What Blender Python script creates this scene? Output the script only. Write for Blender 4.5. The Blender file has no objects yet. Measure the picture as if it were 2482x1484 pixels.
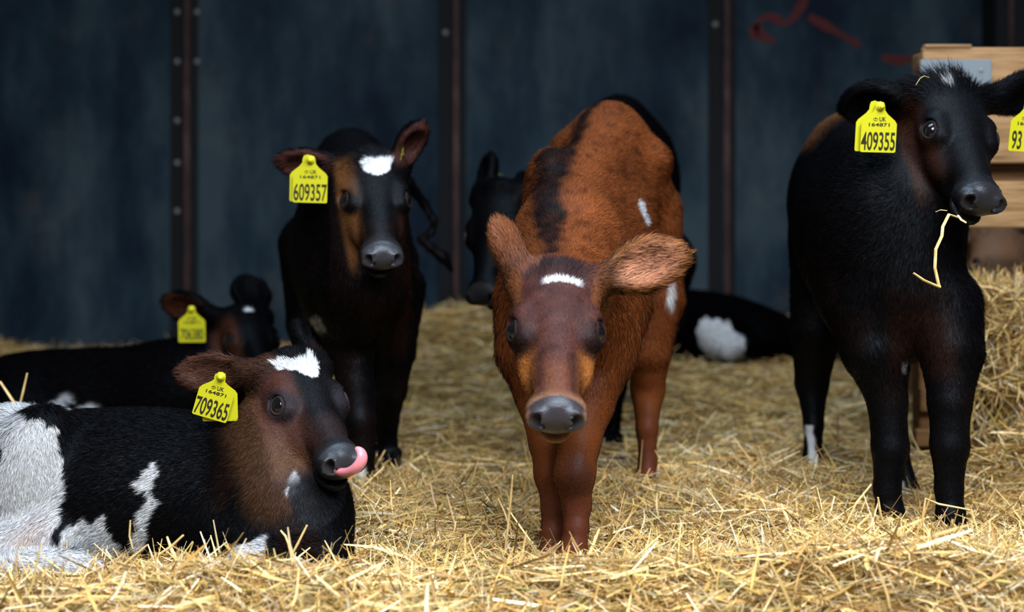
import bpy, math, random
import numpy as np
from mathutils import Matrix, Vector

# ------------------------------------------------------------------ camera, world, light
SC = bpy.context.scene
COL = SC.collection
F_PX = 3447.0
CAM_Z = 0.69
HOR = 475.0
cam_d = bpy.data.cameras.new('camera')
cam = bpy.data.objects.new('camera', cam_d)
COL.objects.link(cam)
cam_d.sensor_width = 36.0
cam_d.lens = 36.0 * F_PX / 2482.0
cam_d.shift_y = -(742.0 - HOR) / 2482.0
cam.location = (0, 0, CAM_Z)
cam.rotation_euler = (math.pi / 2, 0, 0)
cam_d.dof.use_dof = True
cam_d.dof.focus_distance = 2.68
cam_d.dof.aperture_fstop = 2.1
cam_d.clip_start = 0.05
SC.camera = cam

SC.view_settings.view_transform = 'Standard'
SC.view_settings.look = 'None'
SC.view_settings.gamma = 1.0
SC.view_settings.use_curve_mapping = False
SC.view_settings.exposure = 0.50
SC.cycles.use_denoising = True
SC.cycles.max_bounces = 6
SC.cycles.sample_clamp_indirect = 4.0

wd = bpy.data.worlds.new('daylight')
SC.world = wd
wd.use_nodes = True
wd.node_tree.nodes['Background'].inputs[0].default_value = (0.50, 0.70, 1.0, 1)
wd.node_tree.nodes['Background'].inputs[1].default_value = 0.075


def area(name, loc, target, sx, sy, power, color):
    l = bpy.data.lights.new(name, 'AREA')
    l.shape = 'RECTANGLE'; l.size = sx; l.size_y = sy
    l.energy = power; l.color = color
    o = bpy.data.objects.new(name, l)
    COL.objects.link(o)
    o.location = loc
    d = Vector(target) - Vector(loc)
    o.rotation_euler = d.to_track_quat('-Z', 'Y').to_euler()
    return o


area('daylight_open_front', (0.5, 0.5, 2.5), (0.1, 2.4, 0.0), 3.2, 1.4, 112, (1.0, 0.97, 0.93))
area('daylight_roof_light', (0.2, 3.0, 3.4), (0.2, 3.0, 0.0), 3.0, 1.2, 34, (0.72, 0.87, 1.0))
for _l in bpy.data.lights:
    _l.spread = math.radians(132)

# ------------------------------------------------------------------ helpers
rng = np.random.default_rng(7)


def P(px, py, d):
    """point at depth d (metres from the camera) seen at photo pixel px, py"""
    return np.array([(px - 1241.0) / F_PX * d, d, CAM_Z - (py - HOR) / F_PX * d])


def V(*a):
    return np.array(a, float)


def nrm(v):
    v = np.asarray(v, float)
    return v / (np.linalg.norm(v, axis=-1, keepdims=True) + 1e-12)


def smooth(a, b, x):
    t = np.clip((x - a) / (b - a), 0, 1)
    return t * t * (3 - 2 * t)


def _hash(ix, iy, iz):
    h = (ix * 374761393 + iy * 668265263 + iz * 2147483647 // 7) & 0xffffffff
    h = ((h ^ (h >> 13)) * 1274126177) & 0xffffffff
    return ((h ^ (h >> 16)) & 0xffff) / 65535.0


def noise(p, s=1.0, off=0.0):
    q = p * s + off
    i = np.floor(q).astype(np.int64)
    f = q - i
    f = f * f * (3 - 2 * f)
    r = 0
    for dx in (0, 1):
        for dy in (0, 1):
            for dz in (0, 1):
                w = (f[:, 0] if dx else 1 - f[:, 0]) * (f[:, 1] if dy else 1 - f[:, 1]) * (f[:, 2] if dz else 1 - f[:, 2])
                r = r + w * _hash(i[:, 0] + dx, i[:, 1] + dy, i[:, 2] + dz)
    return r * 2 - 1


def set_attr(me, name, typ, data, dom='POINT'):
    a = me.attributes.new(name, typ, dom)
    data = np.ascontiguousarray(data, dtype=np.float32)
    if typ == 'FLOAT_COLOR':
        if data.shape[1] == 3:
            data = np.concatenate([data, np.ones((len(data), 1), np.float32)], 1)
        a.data.foreach_set('color', data.ravel())
    elif typ == 'FLOAT_VECTOR':
        a.data.foreach_set('vector', data.ravel())
    else:
        a.data.foreach_set('value', data.ravel())


def raw_mesh(name, verts, loops, sizes):
    me = bpy.data.meshes.new(name)
    verts = np.ascontiguousarray(verts, dtype=np.float32)
    me.vertices.add(len(verts))
    me.vertices.foreach_set('co', verts.ravel())
    loops = np.ascontiguousarray(loops, dtype=np.int32).ravel()
    sizes = np.ascontiguousarray(sizes, dtype=np.int32)
    me.loops.add(len(loops))
    me.loops.foreach_set('vertex_index', loops)
    me.polygons.add(len(sizes))
    st = np.concatenate([[0], np.cumsum(sizes)[:-1]]).astype(np.int32)
    me.polygons.foreach_set('loop_start', st)
    me.polygons.foreach_set('use_smooth', np.ones(len(sizes), bool))
    me.update(calc_edges=True)
    return me


def link(name, me, mat, base=(0, 0, 0), parent=None, pbase=(0, 0, 0)):
    o = bpy.data.objects.new(name, me)
    COL.objects.link(o)
    if parent is not None:
        o.parent = parent
        o.location = Vector(base) - Vector(pbase)
    else:
        o.location = base
    if mat is not None and me is not None:
        me.materials.clear()
        me.materials.append(mat)
    return o


def tag(o, label=None, cat=None, group=None, kind=None):
    if label: o['label'] = label
    if cat: o['category'] = cat
    if group: o['group'] = group
    if kind: o['kind'] = kind
    return o


# simple poly builder
class MB:
    def __init__(self):
        self.v = []; self.f = []

    def add(self, vs, fs):
        n = len(self.v)
        self.v += [tuple(map(float, x)) for x in vs]
        self.f += [tuple(i + n for i in f) for f in fs]

    def box(self, c, s, bev=0.0, M=None):
        c = np.array(c, float); s = np.array(s, float) / 2
        b = min(bev, *(s * 0.9))
        pts = []
        fs = []
        import itertools
        idx = {}
        for sx, sy, sz in itertools.product((-1, 1), repeat=3):
            for ax in range(3):
                q = s - b
                q = q.copy(); q[ax] = s[ax]
                idx[(sx, sy, sz, ax)] = len(pts)
                pts.append(c + q * (sx, sy, sz))
        def quad(ks): fs.append(tuple(idx[k] for k in ks))
        for ax in range(3):
            o = [a for a in range(3) if a != ax]
            for sg in (-1, 1):
                ring = []
                for u, w in ((-1, -1), (1, -1), (1, 1), (-1, 1)):
                    t = [0, 0, 0]; t[ax] = sg; t[o[0]] = u; t[o[1]] = w
                    ring.append((*t, ax))
                quad(ring)
            # edge strips along axis ax
            if b > 0:
                for u, w in ((-1, -1), (1, -1), (1, 1), (-1, 1)):
                    def key(e, a2):
                        t = [0, 0, 0]; t[ax] = e; t[o[0]] = u; t[o[1]] = w
                        return (*t, a2)
                    quad([key(-1, o[0]), key(1, o[0]), key(1, o[1]), key(-1, o[1])])
        if b > 0:
            for sx, sy, sz in itertools.product((-1, 1), repeat=3):
                quad([(sx, sy, sz, 0), (sx, sy, sz, 1), (sx, sy, sz, 2)])
        if M is not None:
            pts = [M @ Vector(p) for p in pts]
        self.add(pts, fs)

    def tube(self, path, radii, n=10, caps=True, flat=1.0):
        path = [np.array(p, float) for p in path]
        rings = []
        t0 = nrm(path[1] - path[0])
        ref = V(0, 0, 1) if abs(t0[2]) < .9 else V(1, 0, 0)
        u = nrm(np.cross(t0, ref))
        base = len(self.v)
        vs = []
        for i, p in enumerate(path):
            t = nrm(path[min(i + 1, len(path) - 1)] - path[max(i - 1, 0)])
            u = nrm(u - t * np.dot(u, t))
            w = np.cross(t, u)
            r = radii[i] if hasattr(radii, '__len__') else radii
            for k in range(n):
                a = 2 * math.pi * k / n
                vs.append(p + u * math.cos(a) * r + w * math.sin(a) * r * flat)
        fs = []
        for i in range(len(path) - 1):
            for k in range(n):
                a = i * n + k; b = i * n + (k + 1) % n
                fs.append((a, b, b + n, a + n))
        if caps:
            fs.append(tuple(range(n))[::-1])
            fs.append(tuple(range((len(path) - 1) * n, len(path) * n)))
        self.add(vs, fs)

    def lathe(self, prof, M, n=20):
        """profile list of (r, z) turned about local z then moved by M"""
        vs = []; fs = []
        for r, z in prof:
            for k in range(n):
                a = 2 * math.pi * k / n
                vs.append(M @ Vector((r * math.cos(a), r * math.sin(a), z)))
        m = len(prof)
        for i in range(m - 1):
            for k in range(n):
                a = i * n + k; b = i * n + (k + 1) % n
                fs.append((a, b, b + n, a + n))
        fs.append(tuple(range(n))[::-1]); fs.append(tuple(range((m - 1) * n, m * n)))
        self.add(vs, fs)

    def build(self, name, mat, parent=None, base=(0, 0, 0), pbase=(0, 0, 0), smooth_=False):
        me = bpy.data.meshes.new(name)
        b = np.array(base, float)
        me.from_pydata([tuple(np.array(v) - b) for v in self.v], [], self.f)
        if smooth_:
            me.polygons.foreach_set('use_smooth', np.ones(len(me.polygons), bool))
        me.update()
        return link(name, me, mat, base, parent, pbase)


# ------------------------------------------------------------------ materials
def new_mat(name):
    m = bpy.data.materials.new(name)
    m.use_nodes = True
    nt = m.node_tree
    return m, nt, nt.nodes['Principled BSDF']


def simple(name, rgb, rough=0.5, spec=0.5, coat=0.0, metal=0.0, sss=0.0):
    m, nt, b = new_mat(name)
    b.inputs['Base Color'].default_value = (*rgb, 1)
    b.inputs['Roughness'].default_value = rough
    b.inputs['Specular IOR Level'].default_value = spec
    b.inputs['Coat Weight'].default_value = coat
    b.inputs['Coat Roughness'].default_value = 0.05
    b.inputs['Metallic'].default_value = metal
    if sss:
        b.inputs['Subsurface Weight'].default_value = sss
        b.inputs['Subsurface Scale'].default_value = 0.01
    return m


def mat_coat():
    m, nt, b = new_mat('calf_coat')
    a = nt.nodes.new('ShaderNodeAttribute'); a.attribute_name = 'coat'
    n = nt.nodes.new('ShaderNodeAttribute'); n.attribute_name = 'fn'
    g = nt.nodes.new('ShaderNodeAttribute'); g.attribute_name = 'wet'
    nt.links.new(a.outputs['Color'], b.inputs['Base Color'])
    vn = nt.nodes.new('ShaderNodeVectorMath'); vn.operation = 'NORMALIZE'
    nt.links.new(n.outputs['Vector'], vn.inputs[0])
    # pebbled bump on the bare nose
    no = nt.nodes.new('ShaderNodeTexNoise'); no.inputs['Scale'].default_value = 420
    tc = nt.nodes.new('ShaderNodeTexCoord'); nt.links.new(tc.outputs['Object'], no.inputs['Vector'])
    bp = nt.nodes.new('ShaderNodeBump'); bp.inputs['Distance'].default_value = 0.0005
    nt.links.new(g.outputs['Fac'], bp.inputs['Strength'])
    nt.links.new(no.outputs['Fac'], bp.inputs['Height'])
    nt.links.new(vn.outputs[0], bp.inputs['Normal'])
    nt.links.new(bp.outputs[0], b.inputs['Normal'])
    mr = nt.nodes.new('ShaderNodeMapRange')
    mr.inputs['To Min'].default_value = 0.48; mr.inputs['To Max'].default_value = 0.27
    nt.links.new(g.outputs['Fac'], mr.inputs['Value'])
    nt.links.new(mr.outputs[0], b.inputs['Roughness'])
    sp_ = nt.nodes.new('ShaderNodeAttribute'); sp_.attribute_name = 'sheen'
    nt.links.new(sp_.outputs['Fac'], b.inputs['Specular IOR Level'])
    b.inputs['Specular Tint'].default_value = (0.62, 0.80, 1.0, 1)
    return m


def mat_attr(name, attr, rough=0.6, spec=0.3, trans=0.0):
    m, nt, b = new_mat(name)
    a = nt.nodes.new('ShaderNodeAttribute'); a.attribute_name = attr
    nt.links.new(a.outputs['Color'], b.inputs['Base Color'])
    b.inputs['Roughness'].default_value = rough
    b.inputs['Specular IOR Level'].default_value = spec
    return m


def ramp(nt, src, stops):
    r = nt.nodes.new('ShaderNodeValToRGB')
    el = r.color_ramp.elements
    while len(el) < len(stops): el.new(0.5)
    for e, (p, c) in zip(el, stops):
        e.position = p; e.color = (*c, 1)
    nt.links.new(src, r.inputs['Fac'])
    return r


def mat_noise(name, stops, scale=(1, 1, 1), nscale=3.0, detail=6, rough=0.7, spec=0.3, bump=0.0, stops2=None, n2=1.0, mix=0.5):
    m, nt, b = new_mat(name)
    tc = nt.nodes.new('ShaderNodeTexCoord')
    mp = nt.nodes.new('ShaderNodeMapping'); mp.inputs['Scale'].default_value = scale
    nt.links.new(tc.outputs['Object'], mp.inputs['Vector'])
    no = nt.nodes.new('ShaderNodeTexNoise'); no.inputs['Scale'].default_value = nscale
    no.inputs['Detail'].default_value = detail; no.inputs['Roughness'].default_value = 0.62
    nt.links.new(mp.outputs[0], no.inputs['Vector'])
    r = ramp(nt, no.outputs['Fac'], stops)
    out = r.outputs['Color']
    if stops2:
        no2 = nt.nodes.new('ShaderNodeTexNoise'); no2.inputs['Scale'].default_value = n2
        no2.inputs['Detail'].default_value = 8; no2.inputs['Roughness'].default_value = 0.7
        nt.links.new(tc.outputs['Object'], no2.inputs['Vector'])
        r2 = ramp(nt, no2.outputs['Fac'], stops2)
        mx = nt.nodes.new('ShaderNodeMix'); mx.data_type = 'RGBA'; mx.blend_type = 'ADD'
        mx.inputs['Factor'].default_value = mix
        nt.links.new(out, mx.inputs['A']); nt.links.new(r2.outputs['Color'], mx.inputs['B'])
        out = mx.outputs['Result']
    nt.links.new(out, b.inputs['Base Color'])
    b.inputs['Roughness'].default_value = rough
    b.inputs['Specular IOR Level'].default_value = spec
    if bump:
        bp = nt.nodes.new('ShaderNodeBump'); bp.inputs['Strength'].default_value = 0.6
        bp.inputs['Distance'].default_value = bump
        nt.links.new(no.outputs['Fac'], bp.inputs['Height'])
        nt.links.new(bp.outputs[0], b.inputs['Normal'])
    return m


M_COAT = mat_coat()
M_EYE = simple('eye', (0.003, 0.003, 0.005), 0.05, 0.5, coat=0.3)
M_TAG = simple('tag_yellow', (0.46, 0.48, 0.012), 0.42, 0.4)
M_INK = simple('tag_ink', (0.02, 0.02, 0.015), 0.6, 0.2)
M_TONGUE = simple('tongue', (0.72, 0.26, 0.33), 0.26, 0.6, sss=0.15)
M_STRAW = mat_attr('straw', 'tint', 0.5, 0.35)

# ------------------------------------------------------------------ the barn
M_WALL = mat_noise('painted_sheet', [(0.39, (0.004, 0.011, 0.024)), (0.50, (0.013, 0.029, 0.047)), (0.62, (0.038, 0.062, 0.083))],
                   (1, 1, 0.40), 1.9, 10, 0.7, 0.08, 0.004,
                   [(0.55, (0, 0, 0)), (0.70, (0.030, 0.022, 0.014)), (0.78, (0.06, 0.035, 0.02))], 2.6, 0.7)
M_RUST = mat_noise('rusty_steel', [(0.35, (0.018, 0.010, 0.012)), (0.55, (0.055, 0.026, 0.028)), (0.75, (0.12, 0.075, 0.07))],
                   (1, 1, 0.4), 14, 6, 0.7, 0.3, 0.003)
M_DARK = simple('shade_black', (0.006, 0.008, 0.011), 0.8, 0.2)  # near-black colour for the shaded seam recesses and the dark opening
M_BOLT = simple('bolt_zinc', (0.16, 0.18, 0.20), 0.5, 0.5)
M_REDPAINT = simple('red_paint', (0.075, 0.012, 0.014), 0.7, 0.2)
M_WOOD = mat_noise('rough_sawn_wood', [(0.32, (0.13, 0.075, 0.035)), (0.48, (0.27, 0.165, 0.082)), (0.68, (0.39, 0.26, 0.14))],
                   (1.0, 6, 14), 6.0, 9, 0.75, 0.2, 0.003)
M_WOOD_D = mat_noise('darker_wood', [(0.30, (0.085, 0.042, 0.018)), (0.55, (0.16, 0.085, 0.038)), (0.75, (0.24, 0.14, 0.07))],
                     (1.2, 6, 22), 2.4, 8, 0.8, 0.2, 0.003)  # darker brown wood for the low boards, posts, rail and ledge
M_ZINC = simple('zinc_plate', (0.15, 0.20, 0.25), 0.55, 0.5, metal=0.3)

WALL_Y = 6.4
mb = MB(); mb.box((0, WALL_Y + 0.05, 1.2), (10.0, 0.1, 3.2))
wall = tag(mb.build('wall_back', M_WALL, base=(0, WALL_Y, 0)), kind='structure')
seams = [-195 , 455, 1104, 1757]
for k, sx in enumerate(seams):
    X = P(sx, 0, WALL_Y)[0]
    mb = MB()
    mb.box((X + 0.004, WALL_Y - 0.022, 1.2), (0.026, 0.044, 3.2), 0.004)
    st = tag(mb.build('trim_%d' % (k + 1), M_RUST, base=(X, WALL_Y, 0)), kind='structure')
    mb = MB()  # flat black strips painted as the shaded recess beside each seam
    mb.box((X - 0.045, WALL_Y - 0.006, 1.2), (0.060, 0.012, 3.2), 0.002)
    mb.box((X + 0.034, WALL_Y - 0.005, 1.2), (0.026, 0.010, 3.2), 0.002)
    mb.build('seam_gap_shade', M_DARK, st, (X, WALL_Y, 0), (X, WALL_Y, 0))
    for y in {0: (293,), 1: (30, 150, 293, 395, 512), 2: (80,), 3: (60,)}[k]:
        for s in (-1, 1) if k == 1 and y < 200 else (-1,):
            c = P(sx - 24 * (1 if s < 0 else -1), y + (7 if k == 0 else 0), WALL_Y)
            mb = MB()
            mb.lathe([(0.0001, 0.009), (0.008, 0.008), (0.0125, 0.004), (0.0135, 0)],
                     Matrix.Translation((c[0], WALL_Y - 0.012, c[2])) @ Matrix.Rotation(math.pi / 2, 4, 'X'), 12)
            mb.build('bolt', M_BOLT, st, (c[0], WALL_Y, c[2]), (X, WALL_Y, 0), True)
# black block standing in for the dark opening at the wall's right end
Xc = P(2378, 0, WALL_Y)[0]
mb = MB(); mb.box((Xc + 0.17, WALL_Y - 0.10, 1.2), (0.34, 0.2, 3.2), 0.01)
block_o = tag(mb.build('trim_5', M_DARK, base=(Xc, WALL_Y, 0)), kind='structure')
mb = MB(); mb.box((P(2412, 0, WALL_Y)[0], WALL_Y - 0.206, 0.69 + 0.30 * 2.4), (0.02, 0.012, 0.9), 0.003)
mb.build('steel_edge', M_RUST, block_o, (Xc, WALL_Y, 0), (Xc, WALL_Y, 0))
# faded red paint scrawl on the right-hand sheet
for pts in ([(1832, 95), (1825, 75), (1838, 50), (1862, 38), (1885, 48), (1905, 60), (1925, 40), (1945, 10), (1955, -10)],
            [(1832, 60), (1850, 92), (1880, 100)],
            [(1960, 40), (2000, 62), (2040, 85), (2085, 110)],
            [(2138, 140), (2180, 147), (2225, 140), (2245, 110)]):
    q = [P(x, y, WALL_Y) for x, y in pts]
    mb = MB(); n = len(q)
    vs = []
    for i, p in enumerate(q):
        t = nrm(q[min(i + 1, n - 1)] - q[max(i - 1, 0)])
        w = V(-t[2], 0, t[0]) * (0.016 + 0.008 * math.sin(i * 2.1))
        for s, yy in ((1, 0.0015), (-1, 0.0015)):
            vs.append(V(p[0], WALL_Y - 0.002, p[2]) + w * s)
    mb.add(vs, [(2 * i, 2 * i + 1, 2 * i + 3, 2 * i + 2) for i in range(n - 1)])
    mb.build('paint_mark', M_REDPAINT, wall, (0, WALL_Y, 0), (0, WALL_Y, 0))


# ground height under the straw
def ground(x, y):
    g = 0.012 * np.sin(x * 5.1 + 1.3 * y) + 0.010 * np.sin(y * 6.3 - 2.1 * x) + 0.006 * np.sin(x * 13 + y * 11)
    g = g + 0.088 * np.exp(-((x - 0.60) / 0.42) ** 2 - ((y - 2.33) / 0.14) ** 2)
    g = g + 0.070 * 0.4 * np.exp(-((x - 0.15) / 0.22) ** 2 - ((y - 2.36) / 0.12) ** 2)
    g = g + 0.050 * np.exp(-((x + 0.60) / 0.38) ** 2 - ((y - 2.33) / 0.13) ** 2)
    g = g + (0.02 + 0.11 * smooth(-1.0, -.3, x)) * smooth(4.6, 6.3, y)
    g = g + 0.11 * np.exp(-((x + 0.20) / 0.30) ** 2 - ((y - 5.7) / 0.5) ** 2)
    g = g + 0.05 * np.exp(-((x - 0.85) / 0.5) ** 2 - ((y - 5.0) / 0.4) ** 2)
    g = g + 0.16 * np.exp(-((x - 1.25) / 0.12) ** 2 - ((y - 3.35) / 0.10) ** 2)
    g = g + 0.13 * np.exp(-((x + 1.42) / 0.33) ** 2 - ((y - 3.45) / 0.22) ** 2)
    return g


gx, gy = np.meshgrid(np.linspace(-5.0, 5.0, 240), np.linspace(1.0, 6.42, 240), indexing='ij')
gv = np.stack([gx, gy, ground(gx, gy) - 0.014], -1).reshape(-1, 3)
ii = np.arange(240 * 240).reshape(240, 240)
gf = np.stack([ii[:-1, :-1], ii[1:, :-1], ii[1:, 1:], ii[:-1, 1:]], -1).reshape(-1, 4)
M_FLOOR = mat_noise('trodden_straw', [(0.30, (0.07, 0.045, 0.018)), (0.5, (0.22, 0.145, 0.05)), (0.75, (0.42, 0.29, 0.11))],
                    (1, 1, 1), 55, 6, 0.9, 0.1, 0.01)
fl = raw_mesh('floor', gv, gf, np.full(len(gf), 4))
tag(link('floor', fl, M_FLOOR), kind='structure')

# ------------------------------------------------------------------ straw
PAL = np.array([(0.60, 0.38, 0.11), (0.72, 0.50, 0.18), (0.80, 0.62, 0.29), (0.86, 0.76, 0.52),
                (0.50, 0.31, 0.08), (0.34, 0.21, 0.075), (0.45, 0.38, 0.24), (0.36, 0.29, 0.07), (0.20, 0.13, 0.06)])
PALW = np.array([.20, .21, .17, .10, .12, .08, .06, .04, .02])


def straw_mesh(name, pos, yaw, pitch, L, W, tint, kink, rows=4, vprof=0.35):
    """ribbons with a shallow V profile; all arrays of length n"""
    n = len(pos)
    d = np.stack([np.cos(yaw) * np.cos(pitch), np.sin(yaw) * np.cos(pitch), np.sin(pitch)], 1)
    s = np.stack([-np.sin(yaw), np.cos(yaw), np.zeros(n)], 1)
    roll = rng.uniform(-1.2, 1.2, n)
    up = np.cross(d, s)
    s2 = s * np.cos(roll)[:, None] + up * np.sin(roll)[:, None]
    u2 = np.cross(d, s2)
    ts = np.linspace(-0.5, 0.5, rows)
    V3 = []
    kd = nrm(rng.normal(size=(n, 3)) * np.array([1, 1, 0.35]))
    for i, t in enumerate(ts):
        c = pos + d * (t * L)[:, None] + kd * (kink * L * (0.25 - t * t) * 1.0)[:, None]
        wd_ = W * (0.75 + 0.25 * rng.random(n)) * (0.55 if i in (0, rows - 1) else 1.0)
        V3.append(c - s2 * (wd_ / 2)[:, None])
        V3.append(c + u2 * (wd_ * vprof)[:, None])
        V3.append(c + s2 * (wd_ / 2)[:, None])
    vs = np.stack(V3, 1)
    m = rows * 3
    base = (np.arange(n) * m)[:, None]
    q = []
    for i in range(rows - 1):
        for j in range(2):
            a = i * 3 + j
            q.append([a, a + 1, a + 4, a + 3])
    q = np.array(q)
    fs = (base[:, :, None] + q[None]).reshape(-1, 4)
    vs = vs.reshape(-1, 3)
    me = raw_mesh(name, vs, fs, np.full(len(fs), 4))
    col = np.repeat(tint, m, axis=0)
    set_attr(me, 'tint', 'FLOAT_COLOR', col)
    return me


def straw_colors(n, far=0.0):
    c = PAL[rng.choice(len(PAL), n, p=PALW / PALW.sum())]
    c = (c * .95 + .05 * c.mean(1, keepdims=True)) * rng.uniform(0.45, 1.25, (n, 1)) * rng.uniform(0.93, 1.07, (n, 3))
    return np.clip(c, 0, 1)


def scatter_straw():
    out = []
    def field(n, y0, y1, Lr, Wr, zr, up_frac=0.05, psd=0.16, powr=1.0):
        y = y0 + (y1 - y0) * rng.random(n) ** powr
        x = rng.uniform(-1, 1, n) * (y * 0.40 + 0.25)
        z = ground(x, y) + rng.uniform(*zr, n)
        yaw = rng.uniform(0, 2 * math.pi, n)
        pitch = rng.normal(0, psd, n)
        L = rng.uniform(*Lr, n) * rng.uniform(0.5, 1, n)
        W = rng.uniform(*Wr, n)
        upm = rng.random(n) < up_frac
        pitch = np.where(upm, rng.uniform(0.5, 1.25, n), pitch)
        L = np.where(upm, L * 0.55, L)
        z = z + np.where(upm, L * 0.35 * np.sin(pitch), 0)
        return np.stack([x, y, z], 1), yaw, pitch, L, W
    def add(n, *a, rows=4, kk=0.35, dark=1.0, **k):
        p, yaw, pi_, L, W = field(n, *a, **k)
        out.append((p, yaw, pi_, L, W, straw_colors(n) * dark, rng.uniform(0, kk, n)))
    add(28000, 1.95, 3.4, (0.06, 0.26), (0.0018, 0.0052), (-0.012, 0.026), psd=0.32, up_frac=.07)
    add(62000, 1.95, 3.4, (0.02, 0.085), (0.0008, 0.0022), (-0.006, 0.034), up_frac=0.12, psd=0.55, kk=1.3)
    add(4200, 1.95, 3.1, (0.07, 0.22), (0.0045, 0.0080), (0.006, 0.034), up_frac=0.05, psd=0.16)
    add(26000, 3.3, 6.27, (0.06, 0.24), (0.003, 0.0065), (-0.012, 0.028), up_frac=0.05)
    add(22000, 3.3, 6.27, (0.03, 0.10), (0.0015, 0.004), (-0.008, 0.035), up_frac=0.12, psd=0.35, kk=0.8)
    cat = [np.concatenate([o[i] for o in out]) for i in range(7)]
    me = straw_mesh('straw_bedding', *cat[:5], cat[5], cat[6])
    o = link('straw_bedding', me, M_STRAW)
    tag(o, 'loose golden straw bedding spread thickly over the whole pen floor', 'straw', kind='stuff')


scatter_straw()


# ------------------------------------------------------------------ SDF sculpting
class Prim:
    def __init__(s, kind, k, comb=None, sub=False, **kw):
        s.kind = kind; s.k = k; s.sub = sub; s.comb = comb
        s.__dict__.update(kw)

    def bbox(s, m):
        if s.kind == 'cone':
            lo = np.minimum(s.a - s.ra, s.b - s.rb); hi = np.maximum(s.a + s.ra, s.b + s.rb)
            return lo - m, hi + m
        r = np.sqrt(((s.R * s.r[:, None]) ** 2).sum(0))
        return s.c - r - m, s.c + r + m

    def sdf(s, X, Y, Z):
        if s.kind == 'cone':
            a, b = s.a, s.b; ab = b - a; L2 = float(ab @ ab) + 1e-12
            px, py, pz = X - a[0], Y - a[1], Z - a[2]
            t = np.clip((px * ab[0] + py * ab[1] + pz * ab[2]) / L2, 0, 1)
            px = px - t * ab[0]; py = py - t * ab[1]; pz = pz - t * ab[2]
            sc = 1.0
            if s.sq is not None:
                u, f = s.sq
                du = (px * u[0] + py * u[1] + pz * u[2]) * (1 / f - 1)
                px = px + du * u[0]; py = py + du * u[1]; pz = pz + du * u[2]
                sc = min(1.0, f)
            return (np.sqrt(px * px + py * py + pz * pz) - (s.ra + (s.rb - s.ra) * t)) * sc
        px, py, pz = X - s.c[0], Y - s.c[1], Z - s.c[2]
        q = [(px * s.R[i, 0] + py * s.R[i, 1] + pz * s.R[i, 2]) for i in range(3)]
        k0 = np.sqrt(sum((q[i] / s.r[i]) ** 2 for i in range(3)))
        k1 = np.sqrt(sum((q[i] / s.r[i] ** 2) ** 2 for i in range(3))) + 1e-9
        return k0 * (k0 - 1) / k1


def cone(a, b, ra, rb, k=0.03, comb=None, sub=False, sq=None):
    a = np.array(a, float); b = np.array(b, float)
    if sq is not None: sq = (nrm(sq[0]), sq[1])
    return Prim('cone', k, nrm(b - a) if comb is None else nrm(comb), sub, a=a, b=b, ra=ra, rb=rb, sq=sq)


def ncone(a, b, ra, rb, k=0.03):
    """neck piece: hair lies from the head back to the body"""
    return cone(a, b, ra, rb, k, comb=np.array(a, float) - np.array(b, float) - V(0, 0, .05))


def ell(c, R, r, k=0.03, comb=None, sub=False):
    R = np.array(R, float)
    return Prim('ell', k, nrm(R[1]) if comb is None else nrm(comb), sub, c=np.array(c, float), R=R, r=np.array(r, float))


def frame(fwd, up):
    f = nrm(fwd); u = nrm(np.array(up, float) - f * np.dot(f, up)); l = np.cross(f, u)
    return np.array([l, f, u])


def sculpt(prims, h):
    lo = np.min([p.bbox(0.02)[0] for p in prims if not p.sub], 0)
    hi = np.max([p.bbox(0.02)[1] for p in prims if not p.sub], 0)
    n = np.ceil((hi - lo) / h).astype(int) + 1
    A = np.full(n, 1.0, np.float32)
    ax = [(lo[i] + np.arange(n[i]) * h).astype(np.float32) for i in range(3)]
    for p in prims:
        b0, b1 = p.bbox(max(0.05, p.k + 2 * h))
        i0 = np.clip(np.floor((b0 - lo) / h).astype(int), 0, n); i1 = np.clip(np.ceil((b1 - lo) / h).astype(int) + 1, 0, n)
        if (i1 <= i0).any(): continue
        X = ax[0][i0[0]:i1[0]][:, None, None]; Y = ax[1][i0[1]:i1[1]][None, :, None]; Z = ax[2][i0[2]:i1[2]][None, None, :]
        d = p.sdf(X, Y, Z).astype(np.float32)
        B = A[i0[0]:i1[0], i0[1]:i1[1], i0[2]:i1[2]]
        k = p.k
        if p.sub:
            hh = np.clip(k - np.abs(-d - B), 0, None) / k
            B[...] = np.maximum(B, -d) + hh * hh * k * 0.25
        else:
            hh = np.clip(k - np.abs(d - B), 0, None) / k
            B[...] = np.minimum(B, d) - hh * hh * k * 0.25
    return A, lo, h


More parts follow.
